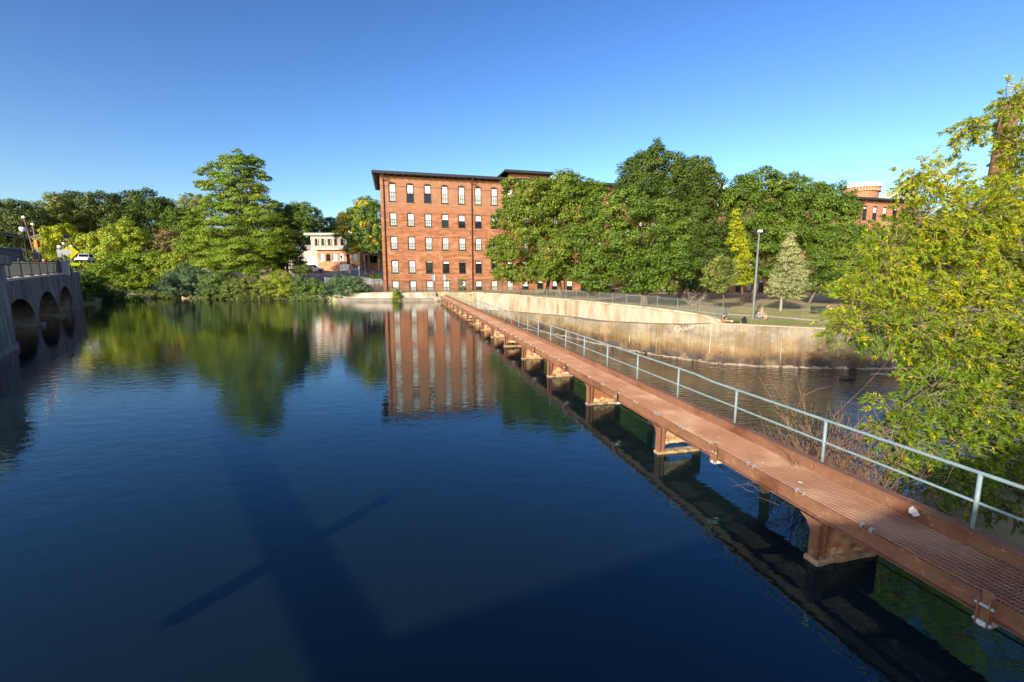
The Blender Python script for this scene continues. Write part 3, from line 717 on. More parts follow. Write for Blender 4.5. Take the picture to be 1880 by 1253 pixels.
M_roof = mat('dark_roofing', (.05, .05, .052), (.08, .08, .08), scale=2, rough=.9)
b = MB()
b.prism([(1.55, 26.72), (1.55, 27.2), (1.35, 27.28), (-9, 28.0), (-DEP - 1, 27.2), (-DEP - 1, 26.72)], ml(-1.56, 0, 0), mn, (0, 0, 1), mf, LEN + 3)
ro = b.build('roof', M_eave, mill)
b = MB()
for k in range(int(DEP / 1.3) + 1): b.bar(ml(-1.5, -.4 - k * 1.3, 26.58), ml(-.02, -.4 - k * 1.3, 26.58), .22, .26)
for k in range(102): b.bar(ml(.4 + k * 1.497, 1.45, 26.6), ml(.4 + k * 1.497, .02, 26.6), .2, .22)
tag(b.build('rafter_tail', M_eave, mill), kind='stuff')
M_brown_pipe = mat('downpipe_brown', (.07, .035, .025), (.11, .055, .04), scale=5, rough=.5)
for s_ in (.69, 19.8, 42.3, 64.7, 87.2, 109.6, 132.1):
    b = MB(); b.tube([ml(s_, 1.3, 26.6), ml(s_, 1.25, 26.2), ml(s_, .2, 25.75), ml(s_, .13, 25.3), ml(s_, .13, 1.2)], .13, 8); b.build('downpipe', M_brown_pipe, mill, smooth=True)
b = MB()
for s0 in (.8, 19.9): b.tube([ml(s0, .1, 25.6), ml(s0 + .6, .1, 25.35), ml(s0 + 1.4, .1, 25.3)], .06, 6)
b.tube([ml(0, .05, 24.45), ml(40, .05, 24.45)], .035, 5)
b.build('conduit', M_brown_pipe, mill)
# windows: frame with muntins, a white blind drawn part of the way, dark glass
M_frame = mat('frame_black', (.022, .024, .026), (.035, .037, .04), scale=6, rough=.4)
M_glass = bpy.data.materials.new('window_glass'); M_glass.use_nodes = True
g_ = M_glass.node_tree.nodes['Principled BSDF']; g_.inputs['Base Color'].default_value = (.012, .015, .018, 1); g_.inputs['Roughness'].default_value = .06; g_.inputs['Specular IOR Level'].default_value = .6
M_blind = mat('white_blind', (.62, .62, .61), (.70, .70, .69), scale=2, rough=.6)
M_pale = mat('pale_glazed_blind', (.36, .40, .40), (.48, .52, .51), scale=1.2, rough=.3, spec=.5)
M_sill = mat('stone_sill', (.40, .27, .18), (.52, .38, .27), scale=5, rough=.9)
random.seed(11)
def window_frame(bm, s0, s1, z0, z1, q=-.13, org=None, ex=None, en=None, fw=.17, arch=False):
    P = lambda s, z, qq: org + ex * s + en * qq + np.array([0, 0, z])
    bx = lambda sa, sb, za, zb, d=.05: bm.box(P((sa + sb) / 2, (za + zb) / 2, q), ((sb - sa) / 2, d, (zb - za) / 2), ex, en)
    bx(s0, s0 + fw, z0, z1); bx(s1 - fw, s1, z0, z1); bx(s0 + fw, s1 - fw, z0, z0 + fw); bx(s0 + fw, s1 - fw, z1 - (fw + (.26 if arch else 0)), z1)
    zm = (z0 + z1) / 2 - .05; bx(s0 + fw, s1 - fw, zm, zm + .10, .06)
    for k in (1, 2):
        sm = s0 + fw + (s1 - s0 - 2 * fw) * k / 3; bx(sm - .02, sm + .02, z0 + fw, zm, .03)
    zq = (z0 + fw + zm) / 2; bx(s0 + fw, s1 - fw, zq - .02, zq + .02, .028)
    bm.box(P((s0 + s1) / 2, z0 - .07, .05), ((s1 - s0) / 2 + .1, .08, .07), ex, en)
def make_window(s0, s1, z0, z1, blind, low, parent=None, org=None, ex=None, en=None, arch=False, mbs=None):
    P = lambda s, z, qq: org + ex * s + en * qq + np.array([0, 0, z])
    f, p, bl, lo = (MB(), MB(), MB(), MB()) if mbs is None else mbs
    window_frame(f, s0, s1, z0, z1, org=org, ex=ex, en=en, arch=arch)
    p.quad(P(s0, z0, -.205), P(s1, z0, -.205), P(s1, z1, -.205), P(s0, z1, -.205))
    zt = z1 - .1 - (.26 if arch else 0); zb = z1 - (z1 - z0) * blind
    if blind > .05: bl.quad(P(s0 + .12, zb, -.16), P(s1 - .12, zb, -.16), P(s1 - .12, zt, -.16), P(s0 + .12, zt, -.16))
    if low: lo.quad(P(s0 + .12, z0 + .12, -.17), P(s1 - .12, z0 + .12, -.17), P(s1 - .12, max(zb, z0 + .2), -.17), P(s0 + .12, max(zb, z0 + .2), -.17))
    if mbs is None:
        wd = f.build('window', M_frame, parent); p.build('pane', M_glass, wd)
        si = MB(); si.box(P((s0 + s1) / 2, z0 - .19, .035), ((s1 - s0) / 2 + .12, .045, .045), ex, en); si.build('sill', M_sill, wd)
        if bl.f: bl.build('blind', M_blind, wd)
        if lo.f: lo.build('inner_screen', M_pale, wd)
for k in range(9):
    for z_ in (14.9, 9.75):
        b = MB(); s_ = COLS[0] + 3.742 * (k + .5); b.box(ml(s_, .03, z_), (.045, .03, .30), mf, mn); b.build('tie_plate', M_frame, mill)
# blinds as they hang in the photograph (share drawn, pale lower half) for the first columns, top row first
HANG = {4: [(.52, 1), (.54, 0), (.52, 0), (.54, .5), (.55, .5), (.55, .6), (.52, .7), (.5, 1)], 3: [(.52, 1), (.5, 1), (.55, 1), (.42, 0), (.5, 0), (.45, 0), (.4, 0), (.5, 0)],
        2: [(.55, .6), (.53, .6), (.55, .5), (.5, .6), (.55, .4), (.5, .4), (.5, .4), (.5, 0)], 1: [(.5, .7), (.48, 1), (.12, 0), (.22, 0), (.1, 0), (.2, 0), (.12, 0), (.2, 0)], 0: [(.5, .6), (.55, .9), (.5, 1), (.5, 1), (.5, 0), (.45, 0), (.4, .4), (.55, 1)]}
mb4 = tuple(MB() for _ in range(4)); cnt = 0
for r_, (z0, z1) in enumerate(ROWS):
    for k, c_ in enumerate(COLS):
        if k < 8: bl, lo = HANG[r_][k]
        else: bl, lo = random.choice([(.5, 1), (.5, 0), (.55, .6), (.45, 0), (.2, 0), (.9, 0)])
        own = k < 11 or (r_ == 0 and k < 22) or (r_ == 4 and k >= 34) or (r_ in (2, 3) and 34 <= k < 38)
        make_window(c_ - hw + .002, c_ + hw - .002, z0 + .002, z1 - .002, bl, lo, mill if own else None, ml(0, 0, 0), mf, mn, arch=r_ == 4, mbs=None if own else mb4); cnt += own
wd = mb4[0].build('window', M_frame, mill); wd['kind'] = 'stuff'
for k, (nm, mm) in enumerate((('pane', M_glass), ('blind', M_blind), ('inner_screen', M_pale))):
    ob = mb4[k + 1].build(nm, mm, wd); ob['kind'] = 'stuff'
# stair tower on the roof, round turret, white roof huts
b = MB(); tz0, tz1 = 27.15, 28.7
t0_, t1_ = 28.6, 38.0
for pa, pb in (((t0_, -1.2), (t1_, -1.2)), ((t1_, -1.2), (t1_, -9)), ((t1_, -9), (t0_, -9)), ((t0_, -9), (t0_, -1.2))): b.quad(ml(*pa, 26), ml(*pb, 26), ml(*pb, tz1), ml(*pa, tz1))
tw = b.build('stair_tower', M_brick, mill); uvquads(tw, lambda p: ((Vector(p) - Vector(ml(0, 0, 0))).dot(Vector(mf)) + (Vector(p) - Vector(ml(0, 0, 0))).dot(Vector(mn)), p.z + 4))
b = MB(); b.box(ml((t0_ + t1_) / 2, -5, tz1 + .27), ((t1_ - t0_) / 2 + 1.1, 5.3, .27), mf, mn)
b.prism([(t0_ - 2.6, 27.5), (t0_ - 1.0, tz1 + .27), (t0_ - 1.0, tz1 + .54), (t0_ - 2.9, 27.6)], ml(0, .3, 0), mf, (0, 0, 1), -mn, 10.6)
b.build('tower_roof', M_eave, tw)
b = MB(); b.box(ml(34.6, -1.15, 27.75), (.5, .05, .3), mf, mn); b.build('vent_louvre', M_frame, tw)
c_ = at_pl(1580.5, 350, ml(0, -7, 0), mn); cz = c_[2]
zt = at_pl(1580, 341, ml(0, -7, 0), mn)[2]; R_ = c_[1] * 33 / F * .8
b = MB(); b.lathe((c_[0], c_[1], 0), [(R_ * .98, 26), (R_ * .98, zt - 2.0), (R_ * 1.0, zt - 1.9), (R_ * 1.0, zt - 1.6), (R_ * 1.06, zt - 1.5), (R_ * 1.06, zt - .9)], 40)
tu = b.build('turret', M_brick, mill, smooth=False); uvquads(tu, lambda p: (math.atan2(p.y - c_[1], p.x - c_[0]) * R_, p.z))
b = MB()
for k in range(44): a = 2 * math.pi * k / 44; b.box((c_[0] + R_ * 1.05 * math.cos(a), c_[1] + R_ * 1.05 * math.sin(a), zt - 1.85), (.22, .22, .35), (math.cos(a), math.sin(a), 0), (-math.sin(a), math.cos(a), 0))
tag(b.build('corbel', mat('pale_brick', (.40, .24, .16), (.50, .32, .22), scale=3, rough=.9), tu), kind='stuff')
b = MB(); b.lathe((c_[0], c_[1], 0), [(R_ * 1.1, zt - .9), (R_ * 1.1, zt - .45), (R_ * 1.0, zt - .4)], 40)
for k in range(16):
    a = 2 * math.pi * k / 16; b.box((c_[0] + R_ * 1.05 * math.cos(a), c_[1] + R_ * 1.05 * math.sin(a), zt - .18), (.25, .7, .3 + .15 * (k % 3 == 0)), (math.cos(a), math.sin(a), 0), (-math.sin(a), math.cos(a), 0))
b.build('parapet', M_white, tu)
M_hut = mat('white_metal', (.74, .75, .76), (.8, .8, .8), scale=2, rough=.5)
for xa, xb, ya, yb in ((996, 1014, 318, 332), (1318, 1332, 337, 352), (1640, 1672, 353, 366)):
    A_ = at_pl(xa, yb, ml(0, -9, 0), mn); B_ = at_pl(xb, ya, ml(0, -9, 0), mn)
    b = MB(); L_ = np.dot(B_ - A_, mf); s_ = np.dot(A_ - ml(0, 0, 0), mf)
    b.prism([(0, 27.2), (0, B_[2] - .8), (L_ * .45, B_[2]), (L_, B_[2] - .1), (L_, 27.2)], ml(s_, -9, 0), mf, (0, 0, 1), -mn, 5); ht = b.build('roof_hut', M_hut, mill)
    b = MB(); b.box(ml(s_ + L_ * .55, -8.97, B_[2] - .9), (L_ * .16, .03, .3), mf, mn); b.build('louvre', M_eave, ht)
# brick smokestack beyond
p = at_y(1834, 330, 128.0)
st = thing('smokestack', (p[0], p[1], 0), 'tall tapering dark brick smokestack rising behind the yellowing tree on the right', 'chimney')
M_stack = brickmat('stack_brick', (.16, .075, .05), (.24, .11, .075), (.26, .19, .15), bw=.8, bh=.3, patch=(.17, .10, .08))
ztop = at_y(1854, 188, 128.0)[2]
b = MB(); b.lathe((p[0], p[1], 0), [(3.0, 0), (2.35, p[2]), (1.95, ztop - 3), (1.95, ztop - 2.4)], 28); o = b.build('shaft', M_stack, st, smooth=True); uvquads(o, lambda q: (math.atan2(q.y - p[1], q.x - p[0]) * 2.3, q.z))
b = MB(); b.lathe((p[0], p[1], ztop - 2.4), [(2.15, 0), (2.3, .5), (2.3, 1.2), (2.0, 1.6), (2.05, 2.4), (1.6, 2.4), (1.5, 1.0)], 28); o = b.build('crown', M_stack, st); uvquads(o, lambda q: (math.atan2(q.y - p[1], q.x - p[0]) * 2.3, q.z))

# ------------------------------------------------------------------ road bridge on the left
M_rconc = mat('weathered_bridge_concrete', (.09, .095, .09), (.34, .34, .32), scale=1.1, rough=.95, detail=9, stretch=(1, 1, .35), bump=.012, bscale=8, c3=(.10, .10, .10), sc3=.5)
M_pale = mat('pale_coping', (.50, .46, .38), (.62, .58, .50), scale=2, rough=.95)
M_iron = mat('black_iron', (.014, .017, .017), (.03, .033, .033), scale=6, rough=.5)
rbt = thing('road_bridge', rb(0, 0, 0), 'concrete road bridge with shaded round arches and a mesh railing on the left', 'bridge')
ARC = [(-5.95, 7.1), (9.4, 7.1), (24.75, 7.1)]
def low(a):
    for c_, h in ARC:
        if abs(a - c_) < h:
            cr = deck(c_) - 1.72; return max(.02, .1 + (cr - .1) * math.sqrt(max(0, 1 - ((a - c_) / h) ** 2)))
    return -3.0
sa = sorted(set(list(np.arange(-40, 46.1, 2.0)) + [c_ + h * math.cos(math.pi * k / 28) for c_, h in ARC for k in range(29)]))
b = MB(); Q = -21.0
for a0, a1 in zip(sa[:-1], sa[1:]):
    m_ = (a0 + a1) / 2; solid = low(m_) < -1
    l0, l1 = (-3, -3) if solid else (max(.1, low(a0)), max(.1, low(a1)))
    for q_, fl in ((0, 0), (Q, 1)):
        v = [rb(a0, q_, l0), rb(a1, q_, l1), rb(a1, q_, deck(a1)), rb(a0, q_, deck(a0))]; b.quad(*(v if not fl else v[::-1]))
    b.quad(rb(a0, 0, deck(a0)), rb(a1, 0, deck(a1)), rb(a1, Q, deck(a1)), rb(a0, Q, deck(a0)))
    b.quad(rb(a1, 0, l1), rb(a0, 0, l0), rb(a0, Q, l0), rb(a1, Q, l1))
for c_, h in ARC:
    for e in (c_ - h, c_ + h): b.quad(rb(e, 0, -3), rb(e, Q, -3), rb(e, Q, .12), rb(e, 0, .12))
b.build('arch_wall', M_rconc, rbt)
for a0, a1 in ((-28.9, -13.05), (1.15, 2.3), (16.5, 17.65), (31.85, 36)):
    b = MB(); b.box(rb((a0 + a1) / 2, Q / 2, -.75), ((a1 - a0) / 2 + .35, -Q / 2 + .4, 1.1), rd, rn); b.build('pier_footing', M_rconc, rbt, bevel=.05)
b = MB(); a0, a1 = -26, -18.1
b.prism([(a0, 0), (a0, 1.1), (a0 + .8, 1.5), (a1 - .5, 1.5), (a1, 1.15), (a1, 0)], rb(0, .002, -3), rd, rn, (0, 0, 1), 8.95); pi = b.build('pilaster', M_rconc, rbt)
b = MB(); b.prism([(a0, 0), (a0, 1.22), (a0 + .8, 1.62), (a1 - .45, 1.62), (a1 + .12, 1.25), (a1 + .12, 0)], rb(0, .004, -3), rd, rn, (0, 0, 1), 3.45); b.build('collar', mat('waterline_stain', (.05, .06, .06), (.34, .34, .32), scale=3, rough=.9, detail=8, stretch=(1, 1, .4)), pi)
b = MB(); b.box(rb(-22.05, .72, 6.28), (4.25, 1.05, .33), rd, rn); b.build('cap', M_rconc, pi, bevel=.08)
b = MB(); b.bar(rb(-17.6, -.15, deck(-17.6) + .09), rb(26.4, -.15, deck(26.4) + .09), .62, .2); b.build('coping', M_pale, rbt)
b = MB(); b.bar(rb(-40, Q / 2, deck(-40) + .02), rb(46, Q / 2, deck(46) + .02), 16.4, .02); b.build('roadway', M_asph, rbt)
for q_ in (-1.2, Q + 1.2):
    b = MB(); b.bar(rb(-40, q_, deck(-40) + .07), rb(46, q_, deck(46) + .07), 1.9, .14); b.build('pavement', M_pale, rbt)
RT = 1.72
ral = MB(); rp = []
for q_ in (-.2, Q + .2):
    ral = MB()
    ral.bar(rb(-17.6, q_, deck(-17.6) + RT), rb(26.4, q_, deck(26.4) + RT), .12, .12); ral.bar(rb(-17.6, q_, deck(-17.6) + .32), rb(26.4, q_, deck(26.4) + .32), .07, .07); ral.bar(rb(-17.6, q_, deck(-17.6) + 1.5), rb(26.4, q_, deck(26.4) + 1.5), .05, .05)
    ro_ = ral.build('railing', M_iron, rbt)
    for a in [-17.2 + 5.1 * k for k in range(9)]:
        b = MB(); b.box(rb(a, q_, deck(a) + .95), (.07, .07, .80), rd, rn); b.lathe(rb(a, q_, deck(a) + 1.75), [(.11, 0), (.13, .04), (.13, .22), (.05, .3)], 8); b.box(rb(a, q_, deck(a) + .23), (.16, .16, .04), rd, rn); b.build('railing_post', M_iron, ro_)
    b = MB()
    for k in range(int(44 / .11)): a = -17.6 + k * .11; b.bar(rb(a, q_, deck(a) + .34), rb(a, q_, deck(a) + RT - .08), .022, .022, up=rd)
    for k in range(11): b.bar(rb(-17.6, q_, deck(-17.6) + .42 + k * .11), rb(26.4, q_, deck(26.4) + .42 + k * .11), .022, .022)
    tag(b.build('mesh_panel', mat('mesh_wire', (.09, .10, .10), (.13, .14, .14), scale=4, rough=.6), ro_), kind='stuff')
for q0 in (-.3, Q + .3):
    b = MB(); b.box(rb(29.0, q0, deck(29) + .75), (2.3, .5, 1.0), rd, rn); b.box(rb(29.0, q0, deck(29) + 1.85), (2.5, .62, .12), rd, rn); b.build('end_pillar', M_pale, rbt, bevel=.04)
b = MB(); b.prism([(31.4, -3), (31.4, 7.0), (46, 5.6), (46, -3)], rb(0, -.9, 0), rd, (0, 0, 1), rn, .5); b.build('wing_wall', M_rconc, rbt)

# unseen pipe, bar and pole, made up to cast the bands on the water
pbt = thing('shadow_pipe', rb(-55, -.6, 1), 'unseen pipe on posts, put in to cast the shadow bands across the near water', 'pipe')
b = MB(); b.tube([rb(a, 0, 4.0) for a in np.arange(-72, -39.5, 4)], .19, 14); b.build('pipe', M_rconc, pbt, smooth=True)
for a, zt_ in ((-46.5, 4.3),):
    b = MB(); b.box(rb(a, -.05, zt_ / 2 - 1), (.11, .11, zt_ / 2 + 1), rd, rn); b.build('post', M_rconc, pbt)
b = MB(); b.box(rb(-62.3, 0, 4.05), (.13, .13, .75), rd, rn); b.build('shadow_bar', M_rconc, pbt)
b = MB(); b.tube([rb(-57.5, 0, 4.1), rb(-57.5, 0, 5.5)], .05, 8); b.build('shadow_pole', M_iron, pbt)

# ------------------------------------------------------------------ vehicles
M_tyre = mat('tyre_rubber', (.02, .02, .02), (.035, .035, .035), scale=9, rough=.9)
M_rim = mat('wheel_rim', (.4, .4, .42), (.55, .55, .56), scale=9, rough=.3, metal=.7)
M_lampw = mat('headlamp_glass', (.75, .75, .75), rough=.15); M_lampr = mat('tail_lamp_red', (.45, .015, .012), rough=.25)
def paint(name, c): return mat(name, c, tuple(min(1, x * 1.12 + .004) for x in c), scale=3, rough=.22, spec=.6)
def car(name, loc, head, sc, kind, pm, label, cat, group=None):
    """head: unit vector of travel; the body is a side profile with a narrower glazed cabin"""
    L, W, H = {'suv': (4.7, 1.86, 1.68), 'van': (5.9, 2.05, 2.5), 'sedan': (4.6, 1.8, 1.45)}[kind]
    L, W, H = L * sc, W * sc, H * sc
    h = np.array([head[0], head[1], 0.]); h /= np.linalg.norm(h); s = np.array([-h[1], h[0], 0]); loc = np.array(loc, float); U = np.array([0, 0, 1.])
    t = thing(name, loc, label, cat, group)
    P = lambda x, y, z: loc + h * x * L + s * y * W + U * z * H
    if kind == 'van': body = [(-.5, .14), (-.5, .60), (.40, .60), (.49, .46), (.5, .14)]; cab = [(-.495, .6), (-.485, .97), (-.46, 1), (.22, 1), (.27, .97), (.395, .6)]; win = [(-.44, -.22), (-.18, .04), (.08, .24)]
    elif kind == 'suv': body = [(-.5, .2), (-.5, .5), (-.485, .58), (.2, .58), (.43, .52), (.49, .44), (.5, .2)]; cab = [(-.485, .58), (-.44, .92), (-.38, 1), (.02, 1), (.08, .96), (.22, .58)]; win = [(-.40, -.22), (-.20, .0), (.015, .10)]
    else: body = [(-.5, .2), (-.5, .55), (-.3, .63), (.17, .62), (.44, .55), (.5, .42), (.5, .2)]; cab = [(-.36, .62), (-.22, .95), (-.15, 1), (.02, 1), (.07, .96), (.22, .62)]; win = [(-.24, -.06), (-.04, .09)]
    b = MB(); b.prism([(x * L, z * H) for x, z in body], loc - s * W / 2, h, U, s, W); bo = b.build('body', pm, t, bevel=.06 * sc)
    b = MB(); wc = W * .86; n = len(cab); lo = [P(x, 0, z) for x, z in cab]
    k0 = len(b.v); tp = lambda z: wc / 2 * (1 - .13 * max(0, (z - .6) / .4))
    A_ = [P(x, 0, z) - s * tp(z) for x, z in cab]; B_ = [P(x, 0, z) + s * tp(z) for x, z in cab]
    b.add(A_ + B_, [tuple(range(n)), tuple(reversed(range(n, 2 * n)))] + [(i, i + n, (i + 1) % n + n, (i + 1) % n) for i in range(n)]); b.build('cabin', pm, t, bevel=.05 * sc)
    zb = .64; zt = .93
    for sg in (-1, 1):
        b = MB()
        for x0, x1 in win:
            b.add([P(x0, 0, zb) + s * sg * (tp(zb) + .008), P(x1 + .035, 0, zb) + s * sg * (tp(zb) + .008), P(x1, 0, zt) + s * sg * (tp(zt) + .008), P(x0 + .02, 0, zt) + s * sg * (tp(zt) + .008)], [(0, 1, 2, 3)])
        b.build('side_window', M_glass, t)
    for nm, (xa, za), (xb, zb_) in (('windscreen', cab[-1], cab[-2]), ('rear_window', cab[0], cab[1])):
        d = np.array([xb - xa, zb_ - za]); sg = 1 if nm == 'windscreen' else -1
        pa, pb = (xa + d[0] * .1, za + d[1] * .14), (xa + d[0] * .92, za + d[1] * .92); e = h * .012 * sg * sc
        if nm == 'rear_window' and kind == 'van': pa = (xa, za + .08)
        b = MB(); b.add([P(pa[0], 0, pa[1]) - s * tp(pa[1]) * .88 + e, P(pa[0], 0, pa[1]) + s * tp(pa[1]) * .88 + e, P(pb[0], 0, pb[1]) + s * tp(pb[1]) * .88 + e, P(pb[0], 0, pb[1]) - s * tp(pb[1]) * .88 + e], [(0, 1, 2, 3)]); b.build(nm, M_glass, t)
    rw = .2 * H * (1 if kind != 'van' else .78)
    for x in (-.31, .31):
        for y in (-1, 1):
            c_ = P(x, 0, 0) + U * rw + s * y * (W / 2 - .08); b = MB(); b.tube([c_ - s * .11, c_ + s * .11], rw, 16); wh = b.build('wheel', M_tyre, t)
            b = MB(); b.tube([c_ + s * y * .1, c_ + s * y * .125], rw * .62, 12); b.build('rim', M_rim, wh)
    for y in (-1, 1):
        b = MB(); b.box(P(.485, y * .36, .44), (.05, W * .09, H * .045), h, s); b.build('headlight', M_lampw, t)
        b = MB(); b.box(P(-.497, y * .42, .52 if kind != 'van' else .4), (.03, W * .05, H * .07), h, s); b.build('tail_light', M_lampr, t)
    for x in (-.5, .5): b = MB(); b.box(P(x, 0, .23), (.07, W * .46, H * .06), h, s); b.build('bumper', M_tyre, t, bevel=.03)
    return t, P, h, s
def on_bridge(x, y, q_): p = at_pl(x, y, rb(0, q_, 0), rn); return float(np.dot(p - rb(0, 0, 0), rd)), p[2]
a_, z_ = on_bridge(39, 470, -4.2)
zr = deck(a_ - 4) + .03
L_ = 5.9 * 1.36
vt, P, h, s = car('van', rb(a_ - L_ / 2, -4.2, zr), -rd, 1.36, 'van', paint('van_black', (.010, .012, .016)), 'black van with red roof strip and striped rear edge on the road bridge', 'van')
b = MB(); b.box(P(0, -.33, 1.0), (L_ * .42, .06, .05), h, s); b.build('roof_light', M_lampr, vt)
for k in range(4):
    b = MB(); b.box(P(-.496, .40, .52 + .1 * k) - 0 * s, (.02, .12, .07), h, s); b.box(P(-.48, .497 * .87, .62 + .08 * k), (.1, .02, .05), h, s); b.build('reflector', M_lampr if k % 2 else M_white, vt)
b = MB(); b.tube([P(.17, .503, .42), P(.17, .506, .42)], .24, 16); b.build('emblem', M_white, vt)
a_, z_ = on_bridge(43, 470, -4.4); a1_, _ = on_bridge(76, 470, -4.4)
sc_ = min(1.3, (a1_ - a_) / 4.7)
car('parked_car', rb((a_ + a1_) / 2, -4.4, deck(a_) + .03), rd, 1.85, 'suv', paint('car_dark_green', (.016, .022, .014)), 'dark green car following the black van along the road bridge', 'car')
p = at_y(157, 483, 90.0)
car('parked_car', (p[0], p[1], p[2]), (.5, -.86), 1.05, 'suv', paint('car_white', (.72, .72, .74)), 'white car half hidden by the bushes past the end of the road bridge', 'car')
def ground_at(x, y, Y): p = at_y(x, y, Y); return np.array([p[0], p[1], zg(p[0], p[1]) + .06])
p = at_y(574, 497, 134.0); car('parked_car', (p[0], p[1], zg(p[0], p[1]) + .08), (.96, -.28), 1.25, 'suv', paint('car_silver', (.50, .53, .57)), 'silver car parked below the white panel beside the two storey building', 'car')
p = at_y(557, 495, 138.0); car('parked_car', (p[0], p[1], zg(p[0], p[1]) + .08), (.9, -.4), 1.2, 'sedan', paint('car_pale', (.60, .63, .68)), 'pale car mostly hidden behind a silver car and the lakeside tree', 'car')
p = at_y(677, 507, 123.0); car('parked_car', (p[0], p[1], zg(p[0], p[1]) + .08), (-.35, .94), 1.25, 'suv', paint('car_navy', (.012, .018, .03)), 'dark blue car parked next to the corner of the brick mill', 'car')

# ------------------------------------------------------------------ street lamps, signs and poles on the road bridge
M_globe = mat('lamp_glass', (.72, .73, .72), (.8, .8, .8), scale=4, rough=.25)
def bridge_lamp(x, ytop, q_, label):
    a, zt = on_bridge(x, ytop, q_); z0 = deck(min(a, 44)) + .1
    t = thing('street_lamp', rb(a, q_, z0), label, 'street lamp', 'lantern street lamps along the road bridge')
    b = MB(); b.lathe(rb(a, q_, z0), [(.2, 0), (.2, .3), (.13, .45), (.09, .6), (.07, zt - z0 - 1.0), (.12, zt - z0 - .95), (.16, zt - z0 - .85)], 10); b.build('pole', M_iron, t, smooth=True)
    b = MB(); b.lathe(rb(a, q_, zt - .85), [(.16, 0), (.33, .15), (.36, .35), (.30, .52)], 12); b.build('globe', M_globe, t, smooth=True)
    b = MB(); b.lathe(rb(a, q_, zt - .33), [(.34, 0), (.25, .12), (.1, .22), (.05, .30), (.02, .48)], 12); b.build('lamp_cap', M_iron, t)
bridge_lamp(41, 412, -1.3, 'nearest black lamp post with white lantern on the road bridge, in front of the vans')
bridge_lamp(109, 447, -1.0, 'black lantern post left of the solar panel at the far end of the road bridge')
bridge_lamp(117, 443, -4.5, 'taller black lantern post just behind the white notice at the bridge end')
bridge_lamp(131, 447, -1.0, 'black lantern post right of the solar panel, behind the yellow diamond sign')
M_yel = mat('sign_yellow', (.80, .70, .01), (.85, .76, .02), scale=6, rough=.4); M_post = mat('sign_post', (.25, .26, .26), (.33, .34, .34), scale=8, rough=.5, metal=.5)
cd = np.array([.72, -.69, 0])
def facing(p): d = np.array([-p[0], -p[1], 0]); return d / np.linalg.norm(d)
p = at_y(128.5, 463, 73.0); n_ = facing(p); e_ = np.array([-n_[1], n_[0], 0])
t = thing('warning_sign', (p[0], p[1], deck(36)), 'yellow diamond warning sign with a black walking symbol past the road bridge', 'sign')
b = MB(); b.tube([(p[0], p[1], deck(36) - .5), p + [0, 0, .7]], .05, 8); b.build('post', M_post, t)
k_ = .75; up = np.array([0, 0, 1.])
b = MB(); b.box(p + n_ * .06, (k_, .012, k_), (e_ + up) / 2 ** .5, n_, (up - e_) / 2 ** .5); b.build('plate', M_yel, t)
b = MB(); f = p + n_ * .08
b.tube([f + up * .36, f + up * .37 + n_ * .005], .1, 8); b.bar(f + up * .25, f - up * .08, .12, .01, up=n_); b.bar(f - up * .05, f - up * .45 + e_ * .16, .08, .01, up=n_); b.bar(f - up * .05, f - up * .45 - e_ * .18, .08, .01, up=n_); b.bar(f + up * .2, f + e_ * .26, .06, .01, up=n_); b.bar(f + up * .2, f - e_ * .24 + up * .04, .06, .01, up=n_); b.build('symbol', M_iron, t)
b = MB(); b.box(p - up * 1.9 + n_ * .06, (.9, .015, .22), e_, n_); b.build('lower_plate', mat('sign_lime', (.55, .75, .02), rough=.4), t)
p = at_y(116, 462.5, 68.0); n_ = facing(p); e_ = np.array([-n_[1], n_[0], 0])
t = thing('notice_board', (p[0], p[1], deck(30)), 'pale grey notice boards on one post left of the yellow diamond sign', 'sign')
b = MB(); b.tube([(p[0], p[1], deck(30) - .5), p + up * .3], .05, 8); b.build('post', M_post, t)
sd = 1 if np.dot(e_, (1, 0, 0)) > 0 else -1
b = MB(); b.box(p + e_ * sd * .35 + n_ * .07 - up * .05, (.55, .015, .34), e_, n_); b.box(p - e_ * sd * .45 + n_ * .05 - up * .25, (.22, .015, .55), e_, n_); b.build('plate', mat('notice_white', (.62, .64, .64), (.72, .74, .74), scale=3, rough=.5), t)
p = at_y(122, 435, 72.0); n_ = facing(p); e_ = np.array([-n_[1], n_[0], 0])
t = thing('solar_panel', (p[0], p[1], deck(34)), 'small tilted solar panel on a thin pole above the lanterns at the bridge end', 'solar panel')
b = MB(); b.tube([(p[0], p[1], deck(34) - .5), p], .05, 8); b.build('post', M_iron, t)
tl = (n_ * .7 + up * .7) / np.linalg.norm(n_ * .7 + up * .7); t2 = np.cross(e_, tl)
b = MB(); b.box(p, (.38, .03, .36), e_, tl, t2); b.build('frame', M_rim, t); b = MB(); b.box(p + tl * .034, (.34, .004, .32), e_, tl, t2); b.build('cells', mat('solar_cells', (.01, .013, .03), rough=.1), t)
for i, (xa, ya, xb, yb, Y, lb) in enumerate(((43.5, 399, 60, 456, 62, 'longer leaning slender red and grey pole above the dark green car'), (60, 412, 67.5, 455, 66, 'shorter leaning thin pole with a pale tip above the dark green car'))):
    A_, B_ = at_y(xa, ya, Y), at_y(xb, yb, Y); d = (A_ - B_); B_ = B_ - d * .55
    t = thing('leaning_pole', B_, lb, 'pole', 'leaning poles behind the cars on the bridge')
    b = MB(); b.tube([B_, A_], [.11, .07], 8); b.build('shaft', mat('pole_red' if i == 0 else 'pole_grey', (.16, .07, .06) if i == 0 else (.2, .18, .17), (.24, .14, .12), scale=2, rough=.7), t)
    b = MB(); b.box(A_, (.16, .12, .12)); b.build('tip', M_rim, t)
    b = MB(); b.tube([A_ + (B_ - A_) * .42, A_ + (B_ - A_) * .42 + [1.2, 0, .35]], .05, 6); b.build('arm', M_rim, t)
b = MB()
